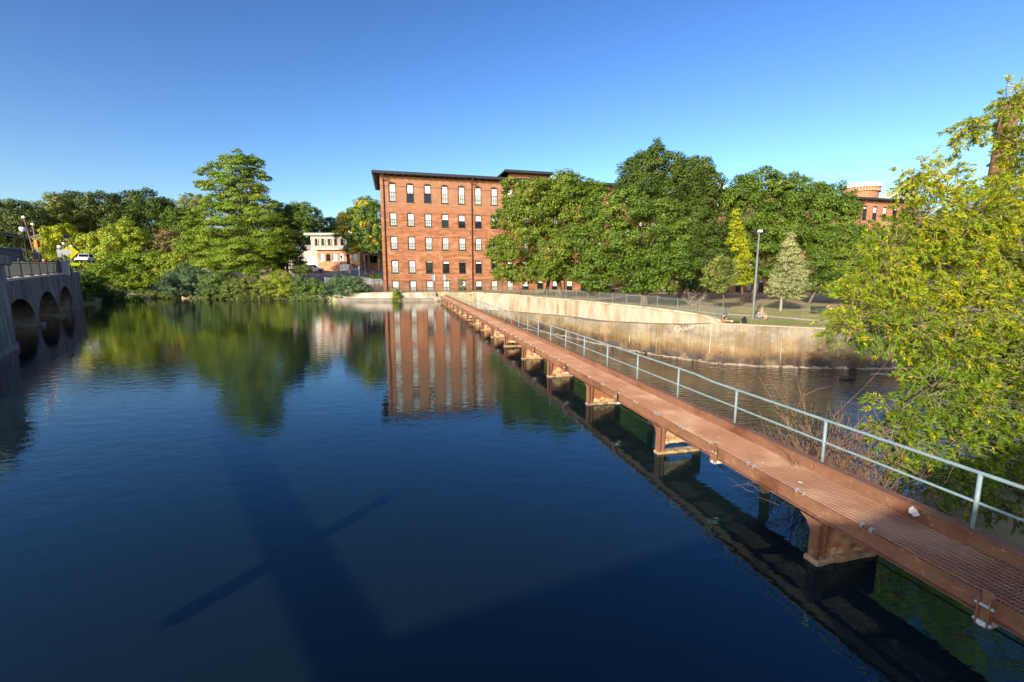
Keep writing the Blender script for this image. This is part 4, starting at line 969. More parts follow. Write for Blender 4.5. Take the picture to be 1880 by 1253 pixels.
for y0, y1, y2 in ((423, 429, 433), (426, 433.5, 437)):
    A_, m_, B_ = at_y(-60, y0 - 6, 50), at_y(20, y1, 56), at_y(62, y2, 63); b.tube(smooth_line([A_, at_y(-10, y0, 53), m_, B_], 4), .028, 5)
tag(b.build('overhead_wire', mat('wire_grey', (.35, .37, .40), rough=.4)), 'pair of pale sagging wires crossing above the black van', 'wire')
M_or = mat('safety_orange', (.75, .13, .02), (.8, .2, .04), scale=3, rough=.5)
for x, y, Y, lb in ((82, 475, 62, 'orange and white traffic drum on the road bridge right of the dark green car'), (98, 476, 66, 'orange and white traffic drum farther along the road bridge, left of the notice boards')):
    a, z0 = on_bridge(x, y, -2.3); t = thing('traffic_drum', rb(a, -2.3, deck(a) + .14), lb, 'traffic drum', 'traffic drums on the road bridge')
    for z0, z1, m_, nm in ((0, .12, M_tyre, 'base'), (.12, .55, M_or, 'band'), (.55, .85, M_white, 'band'), (.85, 1.2, M_or, 'band'), (1.2, 1.5, M_white, 'band'), (1.5, 1.95, M_or, 'band')):
        b = MB(); r_ = .42 - .06 * z0; b.lathe(rb(a, -2.3, deck(a) + .14 + z0), [(r_ if nm == 'band' else .5, 0), (r_ - .02 if nm == 'band' else .48, z1 - z0)], 12); b.build(nm, m_, t)
p = at_y(68, 448, 64); t = thing('traffic_signal', (p[0], p[1], deck(20)), 'orange traffic signal head raised above the dark green car', 'signal')
b = MB(); b.tube([(p[0], p[1], deck(20)), p], .06, 8); b.build('post', M_rim, t)
b = MB(); b.box(p, (.22, .2, .5)); b.build('housing', M_or, t, bevel=.04)
n_ = facing(p); b = MB()
for k in (-1, 0, 1): b.tube([p + n_ * .2 + up * .3 * k, p + n_ * .27 + up * .3 * k], .1, 8)
b.build('lens', M_lampr, t)

# ------------------------------------------------------------------ two storey building behind the car park
sb = thing('small_building', (*at_y(618, 495, 140)[:2], 6.8), 'two storey building, orange brick below and pale boarded storey above, beyond the car park', 'building')
X = lambda x, Y=140.: float(at_y(x, 480, Y)[0]); Zy = lambda y, Y=140.: float(at_y(620, y, Y)[2])
ex, en = np.array([1., 0, 0]), np.array([0, -1., 0]); mx = lambda b, a: (b - a)
M_ob = brickmat('orange_brick', (.48, .20, .085), (.58, .28, .13), (.55, .38, .25), bw=.5, bh=.18, patch=(.5, .24, .12))
x0, x1 = X(583), X(661); zb, zt = Zy(497), Zy(460)
wl2 = [(373, 437, 515, 622), (463, 527, 515, 622), (553, 620, 515, 622), (645, 713, 515, 622), (757, 803, 512, 680), (835, 912, 515, 622)]
hl = [(X(540 + a / 7.833) - x0, X(540 + c_ / 7.833) - x0, Zy(400 + f / 7.833), Zy(400 + e / 7.833)) for a, c_, e, f in wl2]
b = MB(); holed_wall(b, x1 - x0, np.array([x0, 140, 0]), ex, en, hl, zb - 2.5, zt, rev=.3, arch=hl)
b.quad((x0, 152, zb - 2.5), (x0, 140, zb - 2.5), (x0, 140, zt), (x0, 152, zt)); b.quad((x1, 140, zb - 2.5), (x1, 152, zb - 2.5), (x1, 152, zt), (x1, 140, zt))
o = b.build('brick_wall', M_ob, sb); uvquads(o, lambda p: (p.x + p.y, p.z))
M_lf = mat('pale_frame', (.55, .58, .60), (.65, .68, .7), scale=3, rough=.5)
for i, hh in enumerate(hl):
    f = MB(); org = np.array([x0, 140, 0]); window_frame(f, hh[0] + .003, hh[1] - .003, hh[2] + .003, hh[3] - .003, q=-.2, org=org, ex=ex, en=en, fw=.1, arch=True)
    dr = i == 4; wn = f.build('door' if dr else 'window', M_frame if dr or i == 1 else M_lf, sb)
    b = MB(); b.quad(*(org + ex * s_ + en * -.27 + up * z_ for s_, z_ in ((hh[0], hh[2]), (hh[1], hh[2]), (hh[1], hh[3]), (hh[0], hh[3])))); b.build('pane', M_glass if dr or i == 1 else mat('pale_blue_blind', (.42, .52, .60), (.5, .6, .68), scale=1, rough=.2), wn)  # most panes take one even pale blue
xu0, xu1 = X(575), X(664); zu0, zu1 = Zy(459), Zy(433)
hu = [(X(540 + (330 + 92 * k) / 7.833, 139.2) - X(575, 139.2), X(540 + (390 + 92 * k) / 7.833, 139.2) - X(575, 139.2), Zy(451), Zy(439.3)) for k in range(7)]
hu = [h_ for h_ in hu if h_[1] < xu1 - xu0 - .4]
M_board = mat('pale_boarding', (.40, .35, .30), (.48, .43, .38), scale=.6, rough=.8, stretch=(6, 1, .3))
b = MB(); og = np.array([xu0, 139.2, 0]); holed_wall(b, xu1 - xu0, og, ex, en, hu, zu0, zu1, rev=.2)
b.quad((xu0, 152.5, zu0), (xu0, 139.2, zu0), (xu0, 139.2, zu1), (xu0, 152.5, zu1)); b.quad((xu1, 139.2, zu0), (xu1, 152.5, zu0), (xu1, 152.5, zu1), (xu1, 139.2, zu1)); b.quad((xu0, 139.2, zu0), (xu1, 139.2, zu0), (xu1, 152, zu0), (xu0, 152, zu0))
b.build('boarded_wall', M_board, sb)
M_trim = mat('cream_trim', (.58, .54, .44), (.64, .60, .50), scale=2, rough=.7)
b = MB()
for k in range(8):
    xx = xu0 + .15 + k * 1.96
    if xx < xu1: b.box((xx, 139.16, (zu0 + zu1) / 2), (.07, .06, (zu1 - zu0) / 2))
for zz, hh in ((zu0 + .18, .22), (zu1 - .45, .42), (Zy(452) - .1, .08)): b.box(((xu0 + xu1) / 2, 139.1, zz), ((xu1 - xu0) / 2, .07, hh))
b.build('trim', M_trim, sb)
for h_ in hu:
    f = MB(); window_frame(f, h_[0] + .003, h_[1] - .003, h_[2] + .003, h_[3] - .003, q=-.1, org=og, ex=ex, en=en, fw=.08); wn = f.build('window', M_frame, sb)
    b = MB(); b.quad(*(og + ex * s_ + en * -.17 + up * z_ for s_, z_ in ((h_[0], h_[2]), (h_[1], h_[2]), (h_[1], h_[3]), (h_[0], h_[3])))); b.build('pane', M_glass, wn)
b = MB(); b.box(((xu0 + xu1) / 2 - .3, 145.5, zu1 + .3), ((xu1 - xu0) / 2 + 1.2, 7.6, .3)); b.build('roof', M_trim, sb)
b = MB(); b.box((X(632), 146, zu1 + 1.3), (1.2, 1.2, .7)); b.box((X(619), 146, zu1 + .9), (.8, .8, .4)); b.build('roof_unit', M_rim, sb)
# shaded rear wing with dark windows
xr0, xr1 = X(661, 146), X(704, 146)
hr = [(2.6 + 5.2 * k, 5.2 + 5.2 * k, Zy(482, 146), Zy(470, 146)) for k in range(1)] + [(X(684, 146) - xr0, X(694, 146) - xr0, Zy(482, 146), Zy(470, 146))]
b = MB(); holed_wall(b, xr1 - xr0, np.array([xr0, 146, 0]), ex, en, hr, zb - 2.5, zt + .6, rev=.3); b.quad((xr0, 146, zt + .6), (xr1, 146, zt + .6), (xr1, 152, zt + .6), (xr0, 152, zt + .6))
o = b.build('wing_wall', M_ob, sb); uvquads(o, lambda p: (p.x, p.z))
for h_ in hr:
    og2 = np.array([xr0, 146, 0]); f = MB(); window_frame(f, h_[0] + .003, h_[1] - .003, h_[2] + .003, h_[3] - .003, q=-.2, org=og2, ex=ex, en=en, fw=.1); wn = f.build('window', M_frame, sb)
    b = MB(); b.quad(*(og2 + ex * s_ + en * -.27 + up * z_ for s_, z_ in ((h_[0], h_[2]), (h_[1], h_[2]), (h_[1], h_[3]), (h_[0], h_[3])))); b.build('pane', M_glass, wn)
for xx in (X(677, 145.6), X(696, 145.6)):
    b = MB(); b.box((xx, 145.7, (zb + zt) / 2 - .5), (.35, .3, (zt - zb) / 2 + .9)); b.build('pillar', M_ob, sb)
# ramp and steps before the door
b = MB(); xa, xb, xc = X(625, 138), X(639, 138), X(652, 138)
b.prism([(xa, zb - 1.2), (xa, zb + 1.7), (xb, zb + 1.9), (xb + .5, zb + 1.7), (xb + .5, zb - 1.2)], (0, 139.6, 0), ex, (0, 0, 1), en, 2.2); b.build('ramp', M_white, sb)
b = MB()
for k in range(7): b.box((xb + .5 + .32 * k + .16, 138.6, zb - .6 + (1.7 - .24 * k) / 2 + .3), (.16, 1.0, .6 + (1.7 - .24 * k) / 2))
b.build('steps', M_conc, sb)
b = MB()
for k in range(9): xx = xa + (xb - xa) * k / 8; b.bar((xx, 137.5, zb + 1.7), (xx, 137.5, zb + 2.7), .05, .05)
b.bar((xa, 137.5, zb + 2.7), (xb, 137.5, zb + 2.85), .06, .06); b.bar((xb, 137.5, zb + 2.85), (xc, 137.5, zb + 1.1), .06, .06); b.build('handrail', M_iron, sb)
p = at_y(573, 487, 142); wp = thing('white_fence', (p[0], p[1], zg(p[0], p[1])), 'plain white solid fence panel between the parked silver car and the brick building', 'fence')
b = MB(); b.box((p[0] - .3, p[1], (Zy(472, 142) + 5) / 2), (2.2, .06, (Zy(472, 142) - 5) / 2)); b.build('panel', M_white, wp)
b = MB()
for k in (-2.2, 0, 1.9): b.box((p[0] - .3 + k, p[1] + .1, (Zy(471, 142) + 5) / 2), (.08, .08, (Zy(471, 142) - 5) / 2 + .05))
b.build('post', M_white, wp)
p = at_y(548, 458, 150); hs = thing('house', (p[0], p[1], zg(p[0], p[1])), 'grey roofed house corner peeping out behind the big lakeside tree', 'house')
b = MB(); b.box((p[0], p[1] + 4, p[2] - 3), (6, 4, 3.2)); b.build('wall', M_board, hs)
b = MB(); b.prism([(-4.6, 0), (0, 1.4), (4.6, 0), (4.6, -.25), (-4.6, -.25)], (p[0] - 6.4, p[1] + 4, p[2] + .2), (0, 1, 0), (0, 0, 1), (1, 0, 0), 12.8); b.build('roof', mat('grey_shingle', (.3, .3, .31), (.4, .4, .41), scale=2, rough=.9), hs)
p = at_y(641, 500, 120); t = thing('parking_sign', (p[0], p[1], zg(p[0], p[1])), 'grey brown board on a short post standing in the car park', 'sign')
b = MB(); b.tube([(p[0], p[1], zg(p[0], p[1])), (p[0], p[1], p[2] + .5)], .07, 8); b.build('post', M_post, t); b = MB(); b.box((p[0], p[1] - .1, p[2] + .2), (.5, .05, .42)); b.build('board', mat('board_brown', (.16, .13, .13), (.2, .17, .16), scale=4), t)
p = at_y(659, 494, 112); t = thing('parking_sign', (p[0], p[1], zg(p[0], p[1])), 'narrow blue sign on a thin post left of the dark blue car', 'sign')
b = MB(); b.tube([(p[0], p[1], zg(p[0], p[1])), (p[0], p[1], p[2] + .5)], .06, 8); b.build('post', M_post, t); b = MB(); b.box((p[0], p[1] - .1, p[2] + .25), (.2, .03, .36)); b.build('board', mat('sign_blue', (.03, .10, .28), (.04, .12, .32), scale=4, rough=.4), t)
p = at_y(627, 480, 134); t = thing('lamp_post', (p[0], p[1], zg(p[0], p[1])), 'short dark lamp post before the small building door', 'street lamp')
b = MB(); b.tube([(p[0], p[1], zg(p[0], p[1])), (p[0], p[1], Zy(474, 134))], .06, 8); b.build('pole', M_iron, t); b = MB(); b.lathe((p[0], p[1], Zy(474, 134)), [(.1, 0), (.28, .2), (.28, .5), (.05, .8)], 10); b.build('lantern', M_iron, t)

# ------------------------------------------------------------------ fences
M_fence = mat('fence_grey_green', (.12, .135, .13), (.20, .21, .20), scale=5, rough=.5, spec=.4)
def fence(name, pts, h, label, gap=.14, step=2.6, pw=.022, mt=None, spear=False):
    pts = [np.array(p, float) for p in pts]; t = thing(name, pts[0], label, 'fence'); mt = mt or M_fence
    ds = [0]
    for a, c_ in zip(pts[:-1], pts[1:]): ds.append(ds[-1] + np.linalg.norm((c_ - a)[:2]))
    def at(s_):
        i = min(max(np.searchsorted(ds, s_) - 1, 0), len(pts) - 2); return pts[i] + (pts[i + 1] - pts[i]) * (s_ - ds[i]) / (ds[i + 1] - ds[i])
    r = MB()
    for z in (.14, h - .12): r.tube([p + [0, 0, z] for p in pts], .024, 5)
    r.build('rail', mt, t)
    r = MB()
    for k in range(int(ds[-1] / gap)):
        p = at(k * gap); r.bar(p + [0, 0, .06], p + [0, 0, h + (.07 if spear else -.1)], pw, pw)
    tag(r.build('pickets', mt, t), kind='stuff').name = 'picket'
    n = max(1, int(round(ds[-1] / step)))
    for k in range(n + 1):
        p = at(ds[-1] * k / n); r = MB(); r.box(p + [0, 0, h / 2], (.04, .04, h / 2 + .03)); r.box(p + [0, 0, h + .05], (.055, .055, .03)); r.build('post', mt, t)
    return t
M_fdark = mat('fence_black', (.03, .033, .033), (.055, .058, .058), scale=5, rough=.5)
tall = [at_y(688, 536.5, 97.6), at_y(760, 536.5, 97.8), at_y(842, 536, 97.6), np.array([-10.2, 94.5, 2.0])] + [WA[1] + [.5, .4, .1], WA[2] + [.5, .4, .1], WA[3] + [.5, .4, .1]]
fence('mill_fence', tall, 2.6, 'tall dark iron fence in front of the lowest mill windows', gap=.17, mt=M_fdark, pw=.022)
low_ = [p + np.array([.5, .4, .12]) for p in WAs[8:-2]]
e0 = low_[-1]; low_ += [e0 + [.9, -.2, -.3], e0 + [1.5, .3, -.4], e0 + [1.6, 1.1, -.4], e0 + [1.0, 1.8, -.35]]
fence('picket_fence', low_, 1.3, 'grey picket fence running down along the upper retaining wall to a curled end', gap=.14, spear=True)
p0, p1 = at_y(597, 520, 107), at_y(700, 523, 104)
fence('lot_fence', [p0, at_y(640, 521, 106), p1], 1.3, 'pale railing at the edge of the car park beside the mill corner', gap=.16, mt=mat('fence_pale', (.42, .46, .46), (.52, .56, .56), scale=5, rough=.5))
b = MB()
fw = at_y(680, 553.5, 96.3); line = [np.array([-41, 97.9, .35]), np.array([-39.3, 97.6, .5]), np.array([-34.3, 96.4, 1.7]), np.array([-25.1, 96.4, 1.75]), np.array([-16.2, 97.2, 1.75])]
wall_strip(b, line, 1.6, -3, 1); bw_ = b.build('bank_wall', mat('pale_bank_concrete', (.40, .35, .28), (.56, .50, .42), scale=.8, rough=.95, detail=9, bump=.03, bscale=5, c3=(.24, .20, .16), sc3=.35)); tag(bw_, 'low pale concrete bank wall at the waterline in front of the mill', 'wall')
b = MB(); wall_strip(b, [np.array([-37, 96.2, .62]), np.array([-34.3, 95.7, .66]), np.array([-25.1, 95.7, .66]), np.array([-16.4, 96.5, .64])], .7, -3, 1); b.build('ledge', mat('dark_ledge', (.20, .17, .14), (.32, .28, .23), scale=1, rough=.95, detail=8, bump=.03, bscale=5), bw_)
for x, lb in ((795, 'left blue and white sign on the tall mill fence'), (814.5, 'right blue and white sign on the tall mill fence, above the footbridge end')):
    p = at_y(x, 510, 97.2); t = thing('fence_sign', (p[0], p[1], 2), lb, 'sign', 'blue signs on the mill fence')
    b = MB(); b.tube([(p[0], p[1], 1.9), (p[0], p[1], p[2] + .7)], .05, 8); b.build('post', M_post, t)
    b = MB(); b.box((p[0], p[1] - .09, p[2]), (.22, .03, .6)); b.build('board', mat('sign_blue_grey', (.10, .20, .32), (.14, .24, .36), scale=4, rough=.4), t)
    b = MB(); b.box((p[0] + .28, p[1] - .09, p[2] - .05), (.045, .03, .6)); b.build('edge', M_white, t)

# ------------------------------------------------------------------ park: floodlight, bench, chair, bag, people
p = at_z(1382, 586, .42); gz = zg(p[0], p[1]); zt = at_y(1391, 428, p[1])[2]
t = thing('floodlight_pole', (p[0], p[1], gz), 'tall grey steel pole with three floodlights on a crossarm in the park', 'floodlight')
b = MB(); b.lathe((p[0], p[1], gz), [(.26, 0), (.26, .05), (.17, .06), (.15, .5), (.085, zt - gz)], 14); b.build('pole', mat('pole_grey', (.13, .13, .13), (.19, .19, .19), scale=3, rough=.5, stretch=(1, 1, .2)), t, smooth=True)
b = MB(); b.bar((p[0] - .85, p[1], zt), (p[0] + .85, p[1], zt), .07, .07); b.build('crossarm', M_iron, t)
for dx, dy, m_ in ((-.72, 0, M_iron), (0, -.12, M_lampw), (.8, 0, M_iron)):
    b = MB(); b.box((p[0] + dx, p[1] + dy, zt + .16), (.22, .16, .11), (1, 0, 0), (0, .94, -.34), (0, .34, .94)); fl = b.build('floodlight', m_, t, bevel=.02)
    b = MB(); b.box((p[0] + dx, p[1] + dy - .17, zt + .14), (.18, .01, .08)); b.build('lens', M_glass if m_ is M_iron else M_lampw, fl)
pb = at_z(1507, 577.5, .45); gz = zg(pb[0], pb[1])
t = thing('park_bench', (pb[0], pb[1], gz), 'dark slatted park bench beside the gravel path', 'bench')
M_bench = mat('bench_dark_green', (.014, .022, .02), (.026, .036, .034), scale=6, rough=.6)
b = MB()
for k in range(5): b.box((pb[0], pb[1] - .2 + .11 * k, gz + .46), (1.15, .045, .02))
b.build('seat', M_bench, t)
b = MB()
for k in range(4): b.box((pb[0], pb[1] + .32 + .025 * k, gz + .58 + .11 * k), (1.15, .018, .045))
b.build('backrest', M_bench, t)
for dx in (-.95, 0, .95):
    b = MB(); b.bar((pb[0] + dx, pb[1] - .2, gz), (pb[0] + dx, pb[1] - .2, gz + .45), .05, .06); b.bar((pb[0] + dx, pb[1] + .25, gz), (pb[0] + dx, pb[1] + .40, gz + .95), .05, .06); b.bar((pb[0] + dx, pb[1] - .24, gz + .43), (pb[0] + dx, pb[1] + .3, gz + .43), .05, .05); b.build('leg', M_iron, t)
for dx in (-1.0, 1.0): b = MB(); b.bar((pb[0] + dx, pb[1] - .25, gz + .68), (pb[0] + dx, pb[1] + .34, gz + .68), .05, .04); b.bar((pb[0] + dx, pb[1] - .22, gz + .44), (pb[0] + dx, pb[1] - .22, gz + .67), .04, .04); b.build('armrest', M_iron, t)

import bmesh
def skin(name, joints, m, parent, sub=1):
    """one continuous surface grown over a skeleton: joints = [(pos, radius, parent index)]"""
    me = bpy.data.meshes.new(name); bm = bmesh.new(); lay = bm.verts.layers.skin.verify(); vs = []
    for i, (p, r, pa) in enumerate(joints):
        v = bm.verts.new(p); v[lay].radius = (r, r) if not hasattr(r, '__len__') else r; v[lay].use_root = (pa is None); vs.append(v)
        if pa is not None: bm.edges.new((vs[pa], v))
    bm.to_mesh(me); bm.free(); o = bpy.data.objects.new(name, me); COL.objects.link(o); o.parent = parent; me.materials.append(m)
    k = o.modifiers.new('skin', 'SKIN'); k.use_smooth_shade = True; k.branch_smoothing = .6; k2 = o.modifiers.new('sub', 'SUBSURF'); k2.levels = sub; k2.render_levels = sub
    return o
M_skin = mat('skin', (.52, .29, .19), (.60, .36, .25), scale=6, rough=.55)
def person(loc, rz_, pose, label, shirt, trousers, hairm, shoes=None, group=None):
    """pose: joint name -> place in the person's own frame (x right, y ahead, z up)"""
    t = thing('person', loc, label, 'person', group); t.rotation_euler = (0, 0, rz_)
    g = {k: np.array(v, float) for k, v in pose.items()}
    J = []; I = {}
    def add(n, p, r, pa): J.append((tuple(p), r, I[pa] if pa else None)); I[n] = len(J) - 1
    add('pelvis', g['pelvis'], (.15, .11), None); add('belly', g['pelvis'] * .55 + g['chest'] * .45, (.14, .105), 'pelvis'); add('chest', g['chest'], (.165, .115), 'belly')
    add('neck', g['neck'], .058, 'chest'); nk = g['head'] - g['neck']; add('jaw', g['neck'] + nk * .45, .068, 'neck'); add('head', g['head'], (.082, .095), 'jaw'); add('crown', g['head'] + nk / np.linalg.norm(nk) * .085, .06, 'head')
    fw = g['face']; add('nose', g['head'] + fw * .105 - np.array([0, 0, .02]), .016, 'head')
    for sd in ('l', 'r'):
        add('sh' + sd, g['sh' + sd], .062, 'chest'); add('el' + sd, g['el' + sd], .043, 'sh' + sd); add('wr' + sd, g['wr' + sd], .028, 'el' + sd)
        d = g['wr' + sd] - g['el' + sd]; d /= np.linalg.norm(d); sx = np.cross(d, (0, 0, 1)); sx /= np.linalg.norm(sx) + 1e-9; cr = np.cross(sx, d)
        pm = g['wr' + sd] + d * .06; add('pa' + sd, pm, (.036, .02), 'wr' + sd)
        for k, (o_, ln) in enumerate(((-.03, .062), (-.01, .074), (.01, .07), (.03, .055))):
            add(f'f{k}{sd}', pm + d * .04 + sx * o_, .0095, 'pa' + sd); add(f'g{k}{sd}', pm + d * (.04 + ln) + sx * o_ * 1.1 - cr * .02, .0075, f'f{k}{sd}')
        th = -1 if sd == 'l' else 1; add('th' + sd, pm + sx * .05 * th, .011, 'pa' + sd); add('ti' + sd, pm + sx * .06 * th + d * .045, .009, 'th' + sd)
        add('hi' + sd, g['hi' + sd], .092, 'pelvis'); add('kn' + sd, g['kn' + sd], .062, 'hi' + sd); mid = g['kn' + sd] * .62 + g['an' + sd] * .38; add('ca' + sd, mid, .055, 'kn' + sd); add('an' + sd, g['an' + sd], .038, 'ca' + sd); add('to' + sd, g['to' + sd], .034, 'an' + sd)
    skin('body', J, M_skin, t)
    def cloth(nm, names, m, grow):
        idx = [I[n] for n in names]; mp = {j: k for k, j in enumerate(idx)}; out = []
        for j in idx:
            p, r, pa = J[j]; r = tuple(x + grow for x in r) if hasattr(r, '__len__') else r + grow; out.append((p, r, mp.get(pa)))
        skin(nm, out, m, t)
    if shirt:
        J2 = list(J)
        for sd in ('l', 'r'):
            j = I['el' + sd]; p = np.array(J[I['sh' + sd]][0]) * .35 + np.array(J[j][0]) * .65; J[j] = (tuple(p), .05, J[j][2])
        cloth('shirt', ['pelvis', 'belly', 'chest', 'shl', 'ell', 'shr', 'elr'], shirt, .014); J[:] = J2
    if trousers:
        m_, full = trousers; J2 = list(J)
        if not full:
            for sd in ('l', 'r'): j = I['kn' + sd]; p = np.array(J[I['hi' + sd]][0]) * .15 + np.array(J[j][0]) * .85; J[j] = (tuple(p), .07, J[j][2])
        cloth('trousers' if full else 'shorts', ['pelvis', 'hil', 'knl', 'hir', 'knr'] + (['cal', 'anl', 'car', 'anr'] if full else []), m_, .018); J[:] = J2
    if shoes:
        for sd in ('l', 'r'):
            a, c_ = g['an' + sd], g['to' + sd]; skin('shoe', [(tuple(a), .05, None), (tuple((a + c_) / 2), .048, 0), (tuple(c_), .042, 1)], shoes, t)
    b = MB(); hd = g['head']; fwn = fw
    for k in range(5):                                            # hair: a cap of overlapping locks around the crown and back
        a = -1.3 + .65 * k; dirv = np.array([math.sin(a) * -fwn[1] - math.cos(a) * fwn[0], math.sin(a) * fwn[0] - math.cos(a) * fwn[1], 0]); b.tube([hd + np.array([0, 0, .10]) + fwn * .03, hd + dirv * .075 + np.array([0, 0, .07]), hd + dirv * .092 + np.array([0, 0, -.01])], [.05, .05, .035], 8)
    v = b; me = bpy.data.meshes.new('hair'); me.from_pydata(v.v, [], v.f); o = bpy.data.objects.new('hair', me); COL.objects.link(o); o.parent = t; me.materials.append(hairm); me.polygons.foreach_set('use_smooth', [True] * len(me.polygons))
    return t
M_hairb = mat('hair_black', (.012, .01, .009), rough=.5); M_hairg = mat('hair_grey', (.30, .25, .2), (.4, .34, .28), scale=20, rough=.6)
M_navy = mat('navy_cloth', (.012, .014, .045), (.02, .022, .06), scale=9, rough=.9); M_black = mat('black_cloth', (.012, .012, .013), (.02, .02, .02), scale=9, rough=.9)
M_rusto = mat('orange_shorts', (.50, .19, .08), (.58, .25, .11), scale=9, rough=.9); M_jean = mat('blue_denim', (.05, .11, .24), (.08, .16, .30), scale=12, rough=.9); M_grey = mat('grey_cloth', (.20, .20, .21), (.28, .28, .29), scale=9, rough=.9)
p1_ = at_z(1325.5, 593.2, .36); gz = zg(p1_[0], p1_[1]) + .05; gz = max(gz, .36)
person((p1_[0], p1_[1], gz), rad(-96), dict(pelvis=(0, 0, .12), chest=(0, .10, .47), neck=(0, .16, .64), head=(0, .22, .78), face=(0, .97, -.2), shl=(-.2, .13, .55), shr=(.2, .13, .55), ell=(-.27, .30, .35), elr=(.26, .30, .35), wrl=(-.12, .50, .36), wrr=(.1, .5, .36),
       hil=(-.1, .06, .11), hir=(.1, .06, .11), knl=(-.14, .48, .20), knr=(.14, .5, .15), anl=(-.12, .88, .06), anr=(.12, .92, .06), tol=(-.14, .98, .17), tor=(.15, 1.02, .17)),
       'person in dark top sitting on the river wall with bare legs stretched out', M_navy, (M_rusto, False), M_hairb, M_white)
p2_ = at_z(1397, 587.5, .4); gz = zg(p2_[0], p2_[1]) + .03
person((p2_[0], p2_[1], gz), rad(-140), dict(pelvis=(0, 0, .50), chest=(0, .0, .90), neck=(0, .03, 1.09), head=(0, .06, 1.23), face=(0, 1, -.1), shl=(-.2, .0, 1.0), shr=(.2, .0, 1.0), ell=(-.28, .12, .74), elr=(.27, .14, .74), wrl=(-.16, .36, .64), wrr=(.14, .38, .64),
       hil=(-.1, .05, .49), hir=(.1, .05, .49), knl=(-.14, .46, .50), knr=(.15, .46, .50), anl=(-.13, .50, .08), anr=(.16, .44, .08), tol=(-.14, .66, .04), tor=(.18, .60, .04)),
       'shirtless person sitting on a pale chair on the lawn near the floodlight pole', None, (M_grey, False), M_hairg, M_black)
t = thing('folding_chair', (p2_[0], p2_[1], gz), 'pale folding chair under the shirtless person on the lawn', 'chair'); t.rotation_euler = (0, 0, rad(-140))
def loc_obj(bm, nm, m, par):
    me = bpy.data.meshes.new(nm); me.from_pydata(bm.v, [], bm.f); o = bpy.data.objects.new(nm, me); COL.objects.link(o); o.parent = par; me.materials.append(m); return o
M_chair = mat('chair_pale', (.55, .55, .55), (.65, .65, .65), scale=6, rough=.6)
b = MB(); b.box((0, .06, .37), (.25, .24, .02)); loc_obj(b, 'seat', M_chair, t); b = MB(); b.box((0, -.22, .66), (.25, .02, .2), (1, 0, 0), (0, .96, -.26), (0, .26, .96)); loc_obj(b, 'backrest', M_chair, t)
for sx in (-.24, .24):
    for y0, y1 in ((-.22, .26), (.26, -.2)): b = MB(); b.tube([(sx, y0, 0), (sx, y1, .38)], .014, 6); loc_obj(b, 'leg', M_rim, t)
person((pb[0] + .75, pb[1] - .02, gz := zg(pb[0], pb[1])), rad(172), dict(pelvis=(0, 0, .58), chest=(0, .14, .95), neck=(0, .24, 1.1), head=(.02, .34, 1.2), face=(0, .8, -.6), shl=(-.2, .17, 1.03), shr=(.2, .17, 1.03), ell=(-.27, .32, .80), elr=(.26, .34, .80), wrl=(-.1, .46, .66), wrr=(.08, .48, .66),
       hil=(-.1, .05, .57), hir=(.1, .05, .57), knl=(-.13, .46, .56), knr=(.15, .46, .56), anl=(-.12, .42, .1), anr=(.16, .5, .1), tol=(-.13, .58, .04), tor=(.18, .66, .04)),
       'person in dark top and blue jeans bent forward on the bench end', M_black, (M_jean, True), M_hairb, M_white)
p = at_z(1366, 594, .36); gz = .4
t = thing('backpack', (p[0], p[1], gz), 'black backpack standing on the river wall edge beyond the seated person', 'bag')
b = MB(); b.prism([(-.2, 0), (.2, 0), (.22, .3), (.14, .56), (0, .62), (-.14, .56), (-.22, .3)], (p[0], p[1] + .13, gz), (1, 0, 0), (0, 0, 1), (0, -1, 0), .26); b.build('body', M_black, t, bevel=.05)
b = MB(); b.prism([(-.15, 0), (.15, 0), (.15, .26), (-.15, .26)], (p[0], p[1] - .13, gz + .05), (1, 0, 0), (0, 0, 1), (0, -1, 0), .07); b.build('pocket', M_navy, t, bevel=.03)
for sx in (-.1, .1): b = MB(); b.tube(smooth_line([(p[0] + sx, p[1] + .13, gz + .5), (p[0] + sx * 1.6, p[1] + .24, gz + .35), (p[0] + sx, p[1] + .14, gz + .08)], 4), .022, 6); b.build('strap', M_black, t)
b = MB(); b.tube(smooth_line([(p[0] - .07, p[1], gz + .6), (p[0], p[1], gz + .68), (p[0] + .07, p[1], gz + .6)], 4), .015, 6); b.build('handle', M_black, t)
p = at_z(1352, 593.5, .36)  # black slab drawn in place of the shadow beside the backpack
b = MB(); b.box((p[0], p[1], .43), (.35, .13, .035), (.99, .05, 0), (-.05, .99, 0)); b.box((p[0] + .05, p[1] + .02, .485), (.24, .11, .03), (.97, .2, 0), (-.2, .97, 0)); tag(b.build('bag_shadow', M_black, bevel=.03, origin=(p[0], p[1], .4)), 'dark slab standing in for the shadow between the seated person and the backpack', 'bag_shadow')

